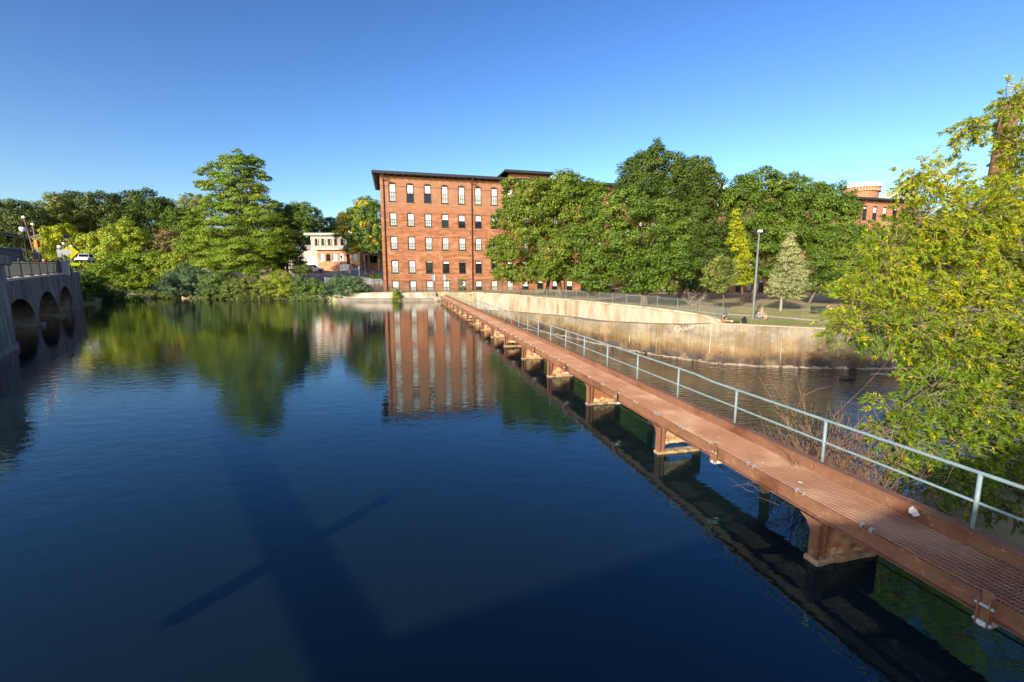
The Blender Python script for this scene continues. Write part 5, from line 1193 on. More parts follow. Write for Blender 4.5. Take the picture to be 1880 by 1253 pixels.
# ------------------------------------------------------------------ the building on the near bank whose shadow falls over the water
ncb = thing('near_building', (-2, -24, 1), 'two storey brick building with a flat roof on the near bank behind the viewpoint', 'building')
Hn = 7.6; s0, s1 = 0.0, 40.0
WD3 = np.array([.916, .402, 0]); WN3 = np.array([-.402, .916, 0])
NL = np.array([-1.46, 5.97, 0]) - np.array([.5, .866, 0]) * (Hn / math.tan(rad(SUN_EL)))
def nb(s_, d, z): return NL + WD3 * s_ + WN3 * d + np.array([0, 0, z])
hn = [(1.6 + 3.1 * k, 2.9 + 3.1 * k, z0, z0 + 1.9) for k in range(12) for z0 in (1.4, 4.7)]
b = MB(); holed_wall(b, s1 - s0, nb(s0, 0, 0), WD3, WN3, hn, -3, Hn - .3)
for a0, a1 in (((s0, 0), (s0, -12)), ((s0, -12), (s1, -12)), ((s1, -12), (s1, 0))): b.quad(nb(*a0, -3), nb(*a1, -3), nb(*a1, Hn - .3), nb(*a0, Hn - .3))
o = b.build('wall', M_brick, ncb); uvquads(o, lambda p: (p.x + p.y, p.z))
b = MB(); b.box(nb((s0 + s1) / 2, -6, Hn - .15), ((s1 - s0) / 2 + .1, 6.1, .15), WD3, WN3); b.build('roof', M_roof, ncb)
for h_ in hn: make_window(h_[0] + .003, h_[1] - .003, h_[2] + .003, h_[3] - .003, .4, 0, ncb, nb(s0, 0, 0), WD3, WN3)

# ------------------------------------------------------------------ trees and shrubs
M_bark = mat('bark_grey_brown', (.09, .068, .05), (.17, .135, .10), scale=3, rough=1, detail=8, stretch=(1, 1, .25), bump=.03, bscale=8)
M_bark_l = mat('bark_pale', (.24, .20, .16), (.36, .31, .25), scale=3, rough=1, detail=8, stretch=(1, 1, .25), bump=.02, bscale=8)
LM = dict(
    oak=leafmat('leaves_dark_oak', (0.039, 0.068, 0.017), (0.101, 0.140, 0.031), (0.169, 0.182, 0.046), .12),
    deep=leafmat('leaves_deep_green', (.030, .064, .010), (.090, .140, .020), (.15, .18, .04), .1),
    maple=leafmat('leaves_sunny_maple', (.075, .145, .009), (.235, .320, .024), (.34, .33, .04), .12),
    mill=leafmat('leaves_mill_maple', (.060, .110, .011), (.175, .240, .028), (.34, .30, .06), .13),
    mid=leafmat('leaves_mid_green', (.042, .092, .010), (.130, .205, .024), (.22, .23, .05), .12),
    lime=leafmat('leaves_lime', (0.148, 0.218, 0.018), (0.350, 0.412, 0.038), (0.525, 0.455, 0.052), .18),
    gold=leafmat('leaves_gold_green', (.150, .205, .010), (.40, .43, .016), (.52, .44, .018), .15),
    olive=leafmat('leaves_olive', (0.101, 0.146, 0.029), (0.218, 0.255, 0.059), (0.400, 0.291, 0.091), .15),
    red=leafmat('leaves_reddish', (.12, .13, .04), (.24, .18, .07), (.34, .16, .09), .22),
    pale=leafmat('leaves_pale_sage', (0.200, 0.237, 0.094), (0.386, 0.400, 0.179), (0.472, 0.429, 0.186), .15),
    blue=leafmat('leaves_blue_green', (0.070, 0.132, 0.067), (0.157, 0.237, 0.105)),
    turn=leafmat('leaves_turning', (0.061, 0.134, 0.021), (0.173, 0.273, 0.041), (0.912, 0.547, 0.024), .26),
    shrub=leafmat('leaves_bank_shrub', (0.076, 0.152, 0.030), (0.213, 0.304, 0.071), (0.345, 0.345, 0.102), .12))
def crown(name, blobs, Y, m, parent, rng, leaf, dens=1.0, flat=.62, clump=.34, depth=1.0, tier=False, up=.28, cover=.44, inner=.26):
    """leaf clumps over the outside of rounded masses; blobs = (x, y, r[, ry[, dY]]) read at depth Y"""
    B = []
    for q in blobs:
        x, y, r = q[:3]; ry = q[3] if len(q) > 3 and q[3] else r; dY = q[4] if len(q) > 4 else rng.uniform(-.35, .35) * r * Y / F
        c_ = at_y(x, y, Y + dY); k = (Y + dY) / F; B.append((c_, np.array([r * k, r * k * depth, ry * k])))
    Cs, Ns = [], []
    for c_, R in B:
        area = 4 * math.pi * ((R[0] * R[2]) ** 1.6 / 3 + 2 * (R[0] * R[2]) ** 1.6 / 3) ** (1 / 1.6)
        rc = max(clump * min(R[0], R[2]) * .9, leaf * 1.8)
        n_cl = max(5, int(area / (rc * rc) * cover))
        u = rng.normal(size=(n_cl, 3)); u /= np.linalg.norm(u, axis=1, keepdims=True)
        u = u[(u[:, 2] > -.75)]
        rr = rng.uniform(.62, 1.0, size=(len(u), 1)) ** .6
        P = c_ + u * R * rr
        keep = np.ones(len(P), bool)                               # drop clumps buried deep in a neighbour
        for c2, R2 in B:
            if c2 is c_: continue
            keep &= (((P - c2) / R2) ** 2).sum(1) > .34
        P, u = P[keep], u[keep]
        for p, d in zip(P, u):
            rcl = rc * rng.uniform(.55, 1.4); n = max(8, int(dens * 9.5 * rcl * rcl / (leaf * leaf)))
            o_ = rng.normal(size=(n, 3)); o_ /= np.linalg.norm(o_, axis=1, keepdims=True); rad_ = rng.uniform(.25, 1, size=(n, 1)) ** .5
            fl = np.array([1, 1, flat]) if not tier else np.array([1.35, 1.35, .30])
            q_ = o_ * rad_ * fl * rcl
            if tier: q_[:, 2] -= .22 * (q_[:, 0] ** 2 + q_[:, 1] ** 2) / rcl
            Cs.append(p + q_); Ns.append(o_ * 1.0 + d * .45 + np.array([0, 0, up]) + .40 * rng.normal(size=(n, 3)))
        ni = int(dens * 2.2 * area / (leaf * leaf) * inner)              # leaves inside the mass
        u = rng.normal(size=(ni, 3)); u /= np.linalg.norm(u, axis=1, keepdims=True)
        Cs.append(c_ + u * R * rng.uniform(.3, .82, size=(ni, 1))); Ns.append(u * .6 + np.array([0, 0, up]) + .7 * rng.normal(size=(ni, 3)))
    C = np.concatenate(Cs); N = np.concatenate(Ns); n = len(C)
    L = leaf * rng.uniform(.65, 1.3, n); W = L * rng.uniform(.55, .8, n)
    leaves_obj(name, C, N, L, W, m, parent, rng)
    return B
def limbs(base, B, r0, m, parent, rng, nm='trunk', frac=.5, every=1):
    b = MB(); base = np.array(base, float)
    top = max(c_[2] for c_, R in B); ctr = np.mean([c_ for c_, R in B], 0)
    zf = base[2] + (top - base[2]) * frac
    fork = np.array([base[0] * .6 + ctr[0] * .4, base[1] * .6 + ctr[1] * .4, zf])
    mid = (base + fork) / 2 + np.array([rng.uniform(-.2, .2), rng.uniform(-.2, .2), 0])
    b.tube([base - [0, 0, .4], base + [0, 0, .25], mid, fork], [r0 * 1.45, r0, r0 * .85, r0 * .6], 9)
    for c_, R in B[::every]:
        st_ = base + (fork - base) * rng.uniform(.55, 1.0); st_[2] = min(st_[2], max(c_[2] - .3 * R[2], base[2] + (fork[2] - base[2]) * .4))
        st_ = mid + (fork - mid) * max(0, min(1, (st_[2] - mid[2]) / max(.1, fork[2] - mid[2])))
        m1 = (st_ + c_) / 2 + rng.normal(size=3) * .08 * np.linalg.norm(c_ - st_)
        b.tube([st_, m1, c_, c_ + (c_ - m1) * .12], [r0 * .42, r0 * .3, r0 * .16, r0 * .05], 6)
        for k in range(3):
            e = c_ + rng.normal(size=3) * R * .5; b.tube([m1 * .4 + c_ * .6, (c_ + e) / 2 + rng.normal(size=3) * .1, e], [r0 * .14, r0 * .09, r0 * .03], 5)
    return b.build(nm, m, parent, smooth=True)
SEED = [100]
def tree(name, label, Y, bx, blobs, lm, leaf, r0=.3, group=None, bark=None, cat='tree', dens=1.0, dY=0, gz=None, frac=.5, parts=True, extra=None, **kw):
    SEED[0] += 1; rng = np.random.default_rng(SEED[0]); leaf *= .74
    p = at_y(bx, 508, Y + dY); z = zg(p[0], p[1]) if gz is None else gz; base = np.array([p[0], p[1], z])
    t = thing(name, base, label, cat, group)
    B = crown('crown' if cat == 'tree' else 'foliage', blobs, Y, LM[lm], t, rng, leaf, dens, **kw)
    if extra:
        for bl2, lm2, d2 in extra: crown('turning_leaves', bl2, Y - .6, LM[lm2], t, rng, leaf, d2, **kw)
    if cat == 'tree': limbs(base, B, r0, bark or M_bark, t, rng, frac=frac)
    else:
        b = MB()
        for c_, R in B:
            for k in range(4):
                e = c_ + rng.normal(size=3) * R * .4; s_ = np.array([base[0] * .4 + c_[0] * .6 + rng.uniform(-.3, .3), base[1] * .4 + c_[1] * .6, zg(base[0] * .4 + c_[0] * .6, base[1] * .4 + c_[1] * .6) - .15])
                b.tube([s_, (s_ + e) / 2 + rng.normal(size=3) * .12, e], [.06, .045, .015], 5)
        b.build('stem', M_bark, t)
    return t
rng = np.random.default_rng(400)
fwood = thing('far_wood', (-150, 230, 7), 'far belt of trees closing the skyline', 'wood'); fwood['kind'] = 'stuff'
crown('foliage', [(-420 + 46 * k, 462 + 8 * math.sin(k * 2.1), 40, 46 + 8 * math.sin(k * 1.3)) for k in range(27)] + [(1560 + 60 * k, 455 + 10 * math.sin(k), 56, 60) for k in range(14)], 230, LM['oak'], fwood, rng, 1.3, inner=.5)
G1 = 'dark trees on the skyline behind the far left bank'
tree('oak_tree', 'dark oak behind the black van, at the left edge of the skyline', 150, 10, [(22, 396, 34), (60, 412, 30), (-18, 398, 36), (20, 430, 38), (-15, 440, 32)], 'oak', .75, .5, G1)
tree('oak_tree', 'dark tree with olive top right of the leftmost oak on the skyline', 160, 100, [(108, 376, 22), (82, 392, 20), (125, 398, 26), (90, 420, 34)], 'olive', .75, .45, G1)
tree('oak_tree', 'broad dark oak above the solar panel on the left skyline', 168, 160, [(148, 382, 28), (182, 386, 34), (205, 392, 28), (165, 412, 38), (130, 412, 30)], 'oak', .8, .5, G1)
tree('oak_tree', 'broadest dark oak with the highest rounded top on the left skyline', 172, 260, [(238, 382, 30), (272, 378, 28), (300, 392, 26), (225, 408, 36), (270, 408, 42), (306, 412, 24)], 'deep', .8, .5, G1)
tree('round_tree', 'small round dark green tree just left of the big lakeside maple', 140, 333, [(332, 410, 26), (322, 425, 20), (345, 428, 24)], 'mid', .6, .3, G1)
tree('thin_tree', 'thin olive treetop showing above the left shoulder of the big lakeside maple', 145, 350, [(350, 368, 19, 12), (335, 380, 12), (368, 372, 14), (352, 395, 18)], 'olive', .5, .25, G1, dens=.7)
tree('round_tree', 'round dark green tree right of the big lakeside maple', 158, 553, [(553, 400, 26), (535, 405, 22), (573, 402, 20), (555, 425, 28), (538, 435, 24)], 'mid', .65, .4)
tree('dark_tree', 'small dark treetop over the roof of the small two storey building', 165, 606, [(606, 412, 13), (597, 420, 10), (618, 420, 12)], 'deep', .6, .3)
tree('turning_tree', 'green tree with yellow patches beside the left end of the mill', 128, 672, [(674, 384, 22), (658, 398, 20), (688, 392, 18), (640, 412, 17), (668, 424, 26), (690, 422, 20), (650, 436, 16), (678, 450, 20), (690, 455, 14), (652, 412, 16), (640, 440, 8), (626, 428, 13), (646, 456, 13), (632, 400, 12)], 'turn', .5, .35, extra=[([(664, 376, 7), (650, 395, 7), (628, 402, 8), (635, 455, 5)], 'gold', .7)])
tree('yellow_tree', 'yellow green tree behind the lanterns at the far end of the road bridge', 118, 108, [(95, 432, 18), (118, 430, 18), (84, 448, 16), (128, 448, 18), (104, 456, 24), (145, 440, 12), (120, 470, 20)], 'gold', .48, .25)
tree('pale_tree', 'tall yellow green tree with spiky top above the left bank', 117, 225, [(232, 420, 14, 20), (215, 432, 20), (250, 436, 20), (190, 445, 22), (165, 450, 18), (225, 460, 30), (262, 465, 24), (185, 475, 26)], 'lime', .46, .3)
tree('willow_tree', 'spreading sunlit tree low over the water left of the reddish tree', 112, 235, [(200, 490, 26), (235, 492, 30), (270, 490, 26), (180, 512, 22), (215, 522, 22), (250, 522, 24), (285, 512, 20), (290, 480, 18)], 'maple', .44, .25)
tree('reddish_tree', 'reddish brown bushy tree left of the big lakeside maple', 120, 312, [(310, 440, 18), (298, 455, 16), (325, 448, 14), (310, 465, 18)], 'red', .42, .2)
tree('lime_tree', 'bright lime green sapling mass at the foot of the reddish tree', 112, 316, [(312, 482, 17), (328, 476, 15), (300, 495, 15), (335, 492, 15), (318, 505, 18)], 'lime', .40, .2)
tree('lakeside_maple', 'tallest sunlit yellow green maple on the far left bank, reflected in the water', 106, 455,
     [(437, 286, 9, 13), (456, 292, 13, 9), (420, 294, 16, 10), (474, 300, 12, 9), (440, 306, 26, 15), (398, 304, 14, 7), (380, 316, 17, 8), (428, 322, 30, 16), (466, 318, 20, 9), (484, 326, 12, 6), (372, 338, 13, 7), (402, 342, 28, 13), (446, 342, 32, 15), (478, 348, 14, 10), (400, 368, 24, 12), (440, 368, 36, 18), (480, 374, 22, 16), (366, 388, 18, 10), (395, 392, 34, 18), (440, 396, 42, 22), (484, 396, 32, 20), (505, 376, 8, 9), (385, 425, 38, 26), (430, 425, 48, 34), (485, 425, 42, 38), (365, 452, 30, 24), (352, 405, 12, 16), (400, 465, 44, 32), (455, 465, 50, 34), (505, 455, 30, 34), (520, 425, 14, 26), (420, 490, 36, 14), (480, 492, 34, 16), (375, 475, 22, 16)],
     'maple', .40, .42, tier=True, clump=.46, frac=.72, dens=1.0, cover=.44, inner=.12)
tree('shaded_tree', 'dark shaded tree tucked behind the right side of the lakeside maple', 112, 528, [(520, 400, 18, 26), (530, 430, 22), (515, 450, 24), (542, 452, 18), (530, 478, 26), (505, 475, 20)], 'deep', .46, .3)
# shrubs along the far left bank
G2 = 'shrubs along the far bank'
def shrub(label, Y, bx, blobs, lm='shrub', leaf=.30, **kw): return tree('bank_shrub', label, Y, bx, blobs, lm, leaf, cat='shrub', group=G2, gz=kw.pop('gz', None), **kw)
shrub('drooping dark shrub hanging over the end wall of the road bridge', 86, 150, [(130, 505, 13), (150, 512, 18), (168, 520, 18), (142, 530, 16), (160, 540, 18), (180, 535, 12)], 'mid', .30)
shrub('low shaded shrub at the waterline right of the road bridge end', 98, 215, [(180, 547, 14, 10), (203, 549, 16, 9), (228, 549, 16, 8), (250, 548, 14, 7), (190, 536, 16, 12), (215, 535, 14, 10)], 'mid', .32)
shrub('low yellowish scrub along the waterline left of the pale blue green shrub', 108.5, 285, [(268, 540, 16, 8), (292, 541, 18, 7), (250, 541, 14, 7), (312, 543, 14, 6)], 'olive', .3)
shrub('pale blue green rounded shrub at the left foot of the lakeside maple', 106, 338, [(340, 502, 20), (320, 515, 18), (358, 512, 20), (312, 530, 14, 14), (335, 530, 22, 14), (365, 532, 18, 12)], 'blue', .32)
shrub('dark green shrub directly below the lakeside maple trunk', 103.5, 398, [(385, 520, 18, 16), (405, 512, 20, 16), (425, 522, 20, 16), (395, 536, 22, 11), (425, 538, 18, 10)], 'shrub', .30)
shrub('olive shrub right of the lakeside maple trunk', 102, 452, [(440, 525, 18, 15), (462, 518, 18, 15), (478, 528, 18, 14), (450, 538, 20, 11), (475, 540, 16, 9)], 'olive', .30)
shrub('yellow tipped leafy shrub midway along the bank thicket', 100.5, 505, [(495, 520, 18, 17), (515, 512, 18, 16), (530, 525, 18, 15), (500, 536, 20, 12), (525, 538, 18, 11)], 'lime', .28, dens=.8)
shrub('green shrub before the car park, next to the yellow tipped one', 99.5, 568, [(552, 522, 18, 14), (572, 524, 18, 13), (588, 530, 14, 12), (560, 537, 20, 11), (583, 540, 14, 9)], 'shrub', .29)
shrub('broad feathery shrub at the right end of the thicket, near the pale fence', 98, 640, [(625, 518, 20, 14), (650, 520, 20, 13), (610, 530, 16, 13), (638, 532, 24, 13), (665, 530, 16, 10), (600, 540, 12, 8), (630, 544, 20, 7), (660, 541, 14, 8)], 'blue', .28, extra=[([(618, 520, 10), (645, 524, 12), (655, 535, 10)], 'shrub', 1.0)])
shrub('clipped rounded hedge with rusty base at the car park edge', 108, 554, [(546, 496, 11, 8), (560, 495, 12, 9), (553, 500, 14, 7)], 'olive', .26)
shrub('dark clipped hedge between the blue car and the mill corner', 107, 692, [(686, 510, 8, 5), (696, 510, 8, 5)], 'mid', .24)
shrub('low green scrub touching the water below the lakeside maple', 103.6, 395, [(372, 546, 14, 6), (392, 545, 15, 7), (415, 545, 14, 7), (436, 547, 13, 6)], 'shrub', .28)
shrub('low olive scrub touching the water in the middle of the bank thicket', 99.6, 490, [(455, 547, 14, 6), (476, 547, 14, 6), (498, 548, 14, 6), (520, 548, 13, 6)], 'olive', .28)
shrub('low green scrub touching the water before the car park', 98.0, 570, [(545, 548, 14, 6), (566, 549, 14, 5), (588, 549, 13, 5), (606, 550, 10, 4)], 'shrub', .28)
shrub('bright green tuft growing from the pale bank wall', 95.6, 727, [(727, 543, 6, 8), (724, 549, 5, 5), (731, 548, 5, 6)], 'lime', .22, gz=.4)
shrub('grey green tuft on top of the pale bank wall', 96.6, 726, [(724, 533, 7, 4), (735, 535, 6, 3)], 'pale', .2, gz=1.6)
tree('sapling', 'thin leafy sapling in front of a lowest mill window', 98.5, 848, [(849, 513, 4.5, 4), (848, 520, 3.5, 5), (850, 528, 3, 4)], 'lime', .2, .04, frac=.6)
shrub('small weeds growing on the ledge between the upper and lower river walls', 58, 1160, [(1163, 591, 5, 3), (1150, 593, 4, 2), (1170, 588, 3, 3)], 'mid', .2, gz=-.4)
# trees in front of the mill
G3 = 'broad maples between the mill and the park'
tree('mill_maple', 'leftmost broad green maple overlapping the mill front', 76, 1031,
     [(985, 358, 34), (1035, 352, 32), (945, 362, 24), (1072, 352, 24), (930, 402, 26), (970, 400, 42), (1020, 405, 46), (1065, 400, 38), (918, 462, 26), (958, 455, 42), (1005, 462, 46), (1052, 460, 42), (925, 503, 24, 18), (962, 505, 34, 22), (1005, 500, 36, 24), (1046, 500, 34, 22), (1082, 430, 26), (935, 338, 12)], 'mill', .42, .42, G3)
tree('mill_maple', 'slender second maple trunk beside the leftmost, its crown reaching the eaves', 82, 1003, [(1012, 348, 18), (1048, 338, 20), (992, 344, 12), (1085, 362, 22), (1005, 380, 30), (1090, 400, 20), (1102, 348, 14)], 'mill', .42, .34, G3)
tree('mill_maple', 'spreading green maple in the middle with branches low over the picket fence', 64, 1186,
     [(1108, 392, 36), (1158, 388, 40), (1085, 440, 30), (1128, 445, 46), (1180, 440, 50), (1098, 485, 34), (1145, 492, 44), (1195, 492, 42), (1075, 505, 22), (1095, 522, 24, 18), (1105, 538, 14, 9), (1218, 400, 34), (1240, 440, 40), (1235, 485, 42), (1205, 525, 38, 18), (1160, 525, 30, 16)], 'mid', .38, .48, G3)
tree('tall_maple', 'tallest dark green tree in the middle, rising highest above the mill roof', 84, 1250,
     [(1206, 290, 24, 20), (1186, 308, 30), (1225, 315, 34), (1160, 320, 26), (1280, 312, 26, 24), (1262, 330, 34), (1305, 340, 24), (1180, 348, 40), (1235, 360, 44), (1290, 368, 36), (1320, 385, 22), (1270, 405, 46), (1310, 430, 36), (1205, 272, 10, 14), (1150, 350, 22), (1290, 470, 44), (1325, 460, 26), (1255, 450, 40), (1280, 510, 36), (1320, 505, 28)], 'deep', .44, .5, G3, dens=1.05)
tree('mill_maple', 'broad maple right of centre, behind the floodlight pole', 82, 1384,
     [(1362, 352, 28), (1400, 338, 28), (1425, 345, 24), (1465, 348, 28), (1500, 362, 26), (1538, 362, 26), (1558, 388, 20), (1380, 390, 36), (1430, 390, 42), (1480, 400, 42), (1530, 400, 36), (1398, 440, 40), (1450, 445, 42), (1345, 370, 22), (1500, 440, 30), (1398, 490, 34), (1370, 455, 26)], 'mid', .44, .46, G3)
tree('dark_tree', 'dense dark green tree at the right of the park, beside the pale conical tree', 76, 1490,
     [(1512, 450, 30), (1545, 440, 26), (1562, 465, 26), (1500, 490, 28), (1540, 490, 34), (1575, 500, 28), (1510, 525, 26), (1550, 528, 30), (1590, 530, 24), (1600, 480, 22)], 'mid', .38, .22)
tree('yellow_tree', 'narrow bright yellow green tree left of the floodlight pole', 70, 1366,
     [(1352, 394, 7, 10), (1350, 412, 11), (1354, 430, 13), (1344, 442, 11), (1358, 452, 15), (1364, 472, 14), (1355, 485, 12), (1366, 498, 14), (1360, 518, 14, 9), (1374, 516, 9, 8)], 'gold', .32, .14, frac=.75, dens=.8)
tree('pale_conical_tree', 'pale sage green conical tree on the park lawn', 61.5, 1438,
     [(1451, 436, 8, 9), (1449, 452, 13), (1452, 468, 16), (1446, 484, 20), (1462, 486, 14), (1440, 504, 24, 17), (1462, 506, 20, 16), (1428, 524, 20, 15), (1450, 528, 24, 16), (1470, 526, 16, 13), (1432, 540, 20, 9), (1458, 543, 18, 8), (1415, 532, 10, 8)], 'pale', .26, .17, bark=M_bark_l, frac=.7)
tree('young_tree', 'young thin tree with turning leaves behind the end of the picket fence', 58.5, 1331,
     [(1322, 485, 18, 16), (1338, 490, 15), (1308, 498, 16, 14), (1325, 508, 20, 14), (1300, 518, 14, 11), (1318, 530, 16, 9), (1340, 512, 10, 10)], 'olive', .28, .11, frac=.6, extra=[([(1312, 495, 9), (1326, 500, 8)], 'red', .5)])
tree('green_tree', 'plain green tree right of the dark park tree, partly behind the yellowing tree', 92, 1590, [(1600, 430, 24), (1630, 450, 30), (1580, 440, 18), (1610, 480, 30), (1650, 490, 34), (1640, 520, 30)], 'mid', .46, .35)
# bare shrub by the fence, dead brush by the footbridge
def twigs(name, base, h, n, label, m, spread=.8, r=.03):
    SEED[0] += 1; rng = np.random.default_rng(SEED[0]); base = np.array(base, float); t = thing(name, base, label, 'shrub'); b = MB()
    for i in range(n):
        d = np.array([rng.normal() * spread, rng.normal() * spread, rng.uniform(.5, 1.0)]); d /= np.linalg.norm(d); L = h * rng.uniform(.5, 1)
        p1 = base + d * L * .5 + rng.normal(size=3) * .05 * h; p2 = base + d * L + rng.normal(size=3) * .1 * h
        b.tube([base + rng.normal(size=3) * .04, p1, p2], [r, r * .6, r * .25], 5)
        for k in range(8):
            s_ = p1 + (p2 - p1) * rng.uniform(0, 1); e = s_ + (d + rng.normal(size=3) * .7) * L * .28; b.tube([s_, (s_ + e) / 2 + rng.normal(size=3) * .02 * h, e], [r * .35, r * .25, r * .12], 4)
    b.build('branches', m, t); return t
M_twig = mat('bare_twig', (.30, .25, .19), (.42, .36, .28), scale=6, rough=.9); M_twigb = mat('brown_twig', (.16, .09, .05), (.28, .17, .10), scale=6, rough=.9)
p = at_z(1268, 562, .8); tw_ = twigs('bare_shrub', (p[0], p[1], zg(p[0], p[1])), 2.9, 16, 'leafless pale grey shrub behind the lower end of the picket fence', M_twig, .9, .04)
p = at_z(1238, 530, 3.0)
pd = fb(8.7, 9.75, -.85)
twigs('dead_brush', pd, 2.5, 70, 'dead brown brush caught below the footbridge kerb on the downstream side', M_twigb, .42, .022)
pd = fb(7.5, 9.9, -1.0); twigs('dead_brush', pd, 2.2, 44, 'smaller dark dead brush tangled below the kerb, nearer the leafy branches', M_twigb, .42, .018)

# ------------------------------------------------------------------ the big yellowing tree on the right, hanging over the river
rng = np.random.default_rng(77)
base = np.array([21.5, 17.5, -3.0])
t = thing('yellowing_tree', base, 'large tree with narrow yellow green leaves hanging over the river at the right edge', 'tree')
RB_ = [(1893, 215, 48, 17.5), (1800, 232, 16, 16), (1855, 186, 24, 16.5), (1880, 262, 24, 17), (1775, 238, 20, 15.5), (1895, 335, 58, 18), (1800, 385, 56, 17), (1850, 375, 44, 17.5), (1722, 335, 34, 16), (1690, 322, 26, 15.5), (1674, 340, 15, 15), (1745, 400, 60, 16), (1688, 410, 46, 15.5), (1642, 450, 40, 15), (1700, 470, 76, 16.5), (1790, 470, 90, 18), (1880, 450, 90, 18), (1605, 500, 50, 15), (1640, 545, 66, 15.5), (1575, 560, 38, 14.5), (1545, 602, 24, 14), (1590, 600, 36, 14.5), (1668, 598, 58, 15), (1740, 570, 90, 17), (1840, 570, 100, 18), (1735, 650, 62, 15), (1800, 660, 90, 16), (1890, 670, 90, 16.5), (1708, 712, 40, 13.5), (1760, 740, 70, 14), (1840, 750, 80, 15), (1640, 758, 30, 12.2), (1628, 800, 26, 11.8), (1672, 800, 44, 12.2), (1740, 820, 62, 12.8), (1820, 830, 70, 13.5), (1890, 830, 70, 14), (1650, 860, 22, 11.2), (1700, 880, 34, 11.6), (1770, 895, 46, 12), (1850, 905, 50, 12.5), (1960, 400, 130, 19), (1980, 620, 140, 18), (1970, 820, 110, 15), (1950, 240, 90, 19)]
C_, N_, D_, L_, Wd_, K_ = [], [], [], [], [], []
tw = MB(); lb = MB()
fork = base + np.array([-.8, -.5, 4.2]); lb.tube([base - [0, 0, .8], base + [-.1, 0, 1.5], fork], [.55, .42, .36], 10)
yl = []
MAIN = []
for kk, (x, y, r, Y) in enumerate(RB_):
    c_ = at_y(x, y, Y); R = r * Y / F
    if kk % 7 == 0:
        m1 = fork * .5 + c_ * .5 + np.array([0, 0, .1 * np.linalg.norm(c_ - fork)]) + rng.normal(size=3) * .25
        ln_ = smooth_line([fork, m1, c_], 5); MAIN.append(ln_); lb.tube(ln_, list(np.linspace(.15, .03, len(ln_))), 7)
    else:
        cand = [p_ for ln_ in MAIN for p_ in ln_[3:]]; s_ = min(cand, key=lambda p_: np.linalg.norm(p_ - c_) + .4 * np.linalg.norm(p_ - fork))
        m1 = (s_ + c_) / 2 + rng.normal(size=3) * .12 * np.linalg.norm(c_ - s_); ln_ = smooth_line([s_, m1, c_], 4); MAIN.append(ln_); lb.tube(ln_, list(np.linspace(.045, .015, len(ln_))), 6)
    for _ in range(3):
        e = c_ + rng.normal(size=3) * R * .6; s_ = m1 * .3 + c_ * .7; lb.tube(smooth_line([s_, (s_ + e) / 2 + rng.normal(size=3) * .12, e], 3), list(np.linspace(.022, .006, 7)), 5)
    n = int(14 + 10.5 * 4 * math.pi * R * R * .62)
    u = rng.normal(size=(n, 3)); u /= np.linalg.norm(u, axis=1, keepdims=True)
    for d in u:
        rr = rng.uniform(.35, 1.0) ** .55; p = c_ + d * R * rr
        dirv = d * .8 + rng.normal(size=3) * .35 + np.array([0, 0, -.12]); dirv /= np.linalg.norm(dirv)
        L = rng.uniform(.45, .85)
        pts = [p - dirv * L * .4, p + dirv * L * .15 + [0, 0, .03], p + dirv * L * .6 - [0, 0, .12 * L]]
        if rng.uniform() < .8: tw.tube(pts, [.0085, .006, .003], 4, caps=False)
        nl = int(rng.integers(30, 46)); gold = rng.uniform() < .13 + .10 * (p[2] > 2.5)
        s_ = rng.uniform(.1, 1.05, nl); s_[:nl // 3] = rng.uniform(.7, 1.05, nl // 3)
        a_ = np.where(s_[:, None] < .5, pts[0] + (pts[1] - pts[0]) * (s_[:, None] * 2), pts[1] + (pts[2] - pts[1]) * (s_[:, None] * 2 - 1))
        side = rng.normal(size=(nl, 3)); side -= dirv * (side @ dirv)[:, None]; side /= np.linalg.norm(side, axis=1, keepdims=True)
        ld = dirv * .75 + side * .75 + np.array([0, 0, -.28]); ld /= np.linalg.norm(ld, axis=1, keepdims=True)
        ll = rng.uniform(.08, .19, nl)
        C_.append(a_ + ld * ll[:, None] * .5); D_.append(ld); nn = np.cross(ld, rng.normal(size=(nl, 3)) + .4 * np.cross(ld, np.array([0, 0, 1.]))); nn[nn[:, 2] < 0] *= -1
        N_.append(nn); L_.append(ll); K_.append(np.full(nl, 1 if gold else 0))
C_ = np.concatenate(C_); N_ = np.concatenate(N_); D_ = np.concatenate(D_); L_ = np.concatenate(L_); K_ = np.concatenate(K_)
pick = (K_ == 1) & (rng.uniform(size=len(K_)) < .55)
LM['locust'] = leafmat('leaves_narrow_yellow_green', (.095, .175, .009), (.37, .43, .017), (.56, .50, .02), .12, trans=.28, clump=.55)
LM['locust_y'] = leafmat('leaves_narrow_yellow', (.46, .42, .012), (.62, .52, .016), trans=.36)
LM['locust_g'] = leafmat('leaves_narrow_green', (.060, .130, .010), (.235, .340, .018), (.42, .42, .02), .1, trans=.26, clump=.55)
lowg = (C_[:, 2] + 1.6 * np.sin(C_[:, 0] * .9) + rng.normal(size=len(C_)) * .8) < 3.0
def narrow(nm, s_, m): leaves_obj(nm, C_[s_], N_[s_], L_[s_], L_[s_] * rng.uniform(.2, .3, s_.sum()), m, t, rng, droop=D_[s_] * 3)
narrow('crown', ~pick & ~lowg, LM['locust']); narrow('lower_leaves', ~pick & lowg, LM['locust_g']); narrow('yellow_leaves', pick, LM['locust_y'])
lb.build('trunk', M_bark, t, smooth=True); tw.build('twigs', mat('twig_pale', (.22, .17, .11), (.36, .29, .20), scale=4, rough=.9), t)
print('narrow leaves', len(C_))
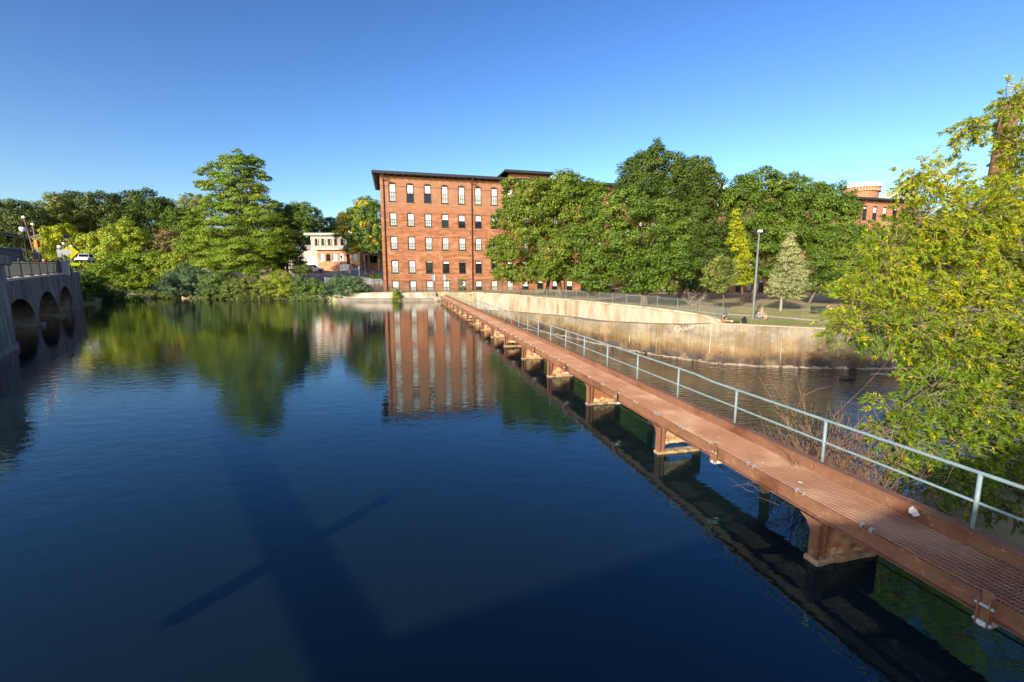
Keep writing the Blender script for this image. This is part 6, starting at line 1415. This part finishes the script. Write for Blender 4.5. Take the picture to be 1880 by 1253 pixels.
# driftwood and water weeds
for (x, y, ln, r, z, lb_, an) in ((1556, 696, 1.6, .16, ZD + .06, 'short dark log lying in the shallow river below the park wall', .2), (1545, 705, .5, .09, ZD + .04, 'small dark stick of driftwood next to the short log', .6), (1625, 688, 2.2, .10, ZD + .2, 'pale driftwood branch under the hanging leaves', -.3)):
    p = at_z(x, y, z); d = np.array([math.cos(an), math.sin(an), .05]); r_ = np.random.default_rng(int(x))
    b = MB(); b.tube([p - d * ln * .5, p - d * ln * .2 + r_.normal(size=3) * .05, p + d * ln * .2 + r_.normal(size=3) * .05, p + d * ln * .5], [r * .5, r, r * .9, r * .4], 8); b.tube([p, p + d * .3 + [0, .1, .35]], [r * .3, r * .1], 5)
    tag(b.build('driftwood', M_twig if 'pale' in lb_ else mat('wet_log', (.03, .022, .017), (.07, .05, .04), scale=6, rough=.7), origin=p), lb_, 'log')
rng = np.random.default_rng(9); b = MB()
for i in range(520):
    x = 195 + 190 * rng.uniform() ** 1.2; y = 545.5 + rng.normal() * 1.5 + (2.6 if x < 260 else 0); p = at_z(x, y, .012); s_ = rng.uniform(.15, .5); k = len(b.v); n = 7
    for j in range(n): a = 2 * math.pi * j / n; b.v.append((p[0] + s_ * math.cos(a) * rng.uniform(.7, 1.1), p[1] + s_ * math.sin(a), .010 + .0002 * i / 5))
    b.f.append(tuple(k + j for j in range(n)))
for i in range(200):
    p = at_z(rng.uniform(420, 580), 551.3 + rng.normal() * .5, .012); s_ = rng.uniform(.1, .3); k = len(b.v)
    for j in range(6): a = 2 * math.pi * j / 6; b.v.append((p[0] + s_ * math.cos(a), p[1] + s_ * math.sin(a), .012 + .0002 * i / 5))
    b.f.append(tuple(k + j for j in range(6)))
tag(b.build('floating_weed', mat('weed_green', (.14, .18, .03), (.24, .26, .06), scale=1, rough=.8)), 'pale green weed floating along the far left bank', 'water weed', kind='stuff')
b = MB(); rng = np.random.default_rng(21)                      # rough grass tufts on the banks and the lawn
n = 9000; xs = rng.uniform(21, 52, n); ys = rng.uniform(45, 62, n); hz = height(xs, ys); ok_ = hz > -.5
C = np.stack([xs, ys, hz + .05], 1)[ok_]
gp = thing('grass_tufts', (0, 0, 0), 'short tufts of grass over the park lawn', 'grass'); gp['kind'] = 'stuff'
leaves_obj('grass_blades', C, rng.normal(size=C.shape) * np.array([1, 1, .2]), rng.uniform(.1, .22, len(C)), np.full(len(C), .05), leafmat('grass_blades', (.12, .16, .03), (.28, .25, .07), trans=.2), gp, rng, droop=np.array([0, 0, 3.]) + 0 * C)
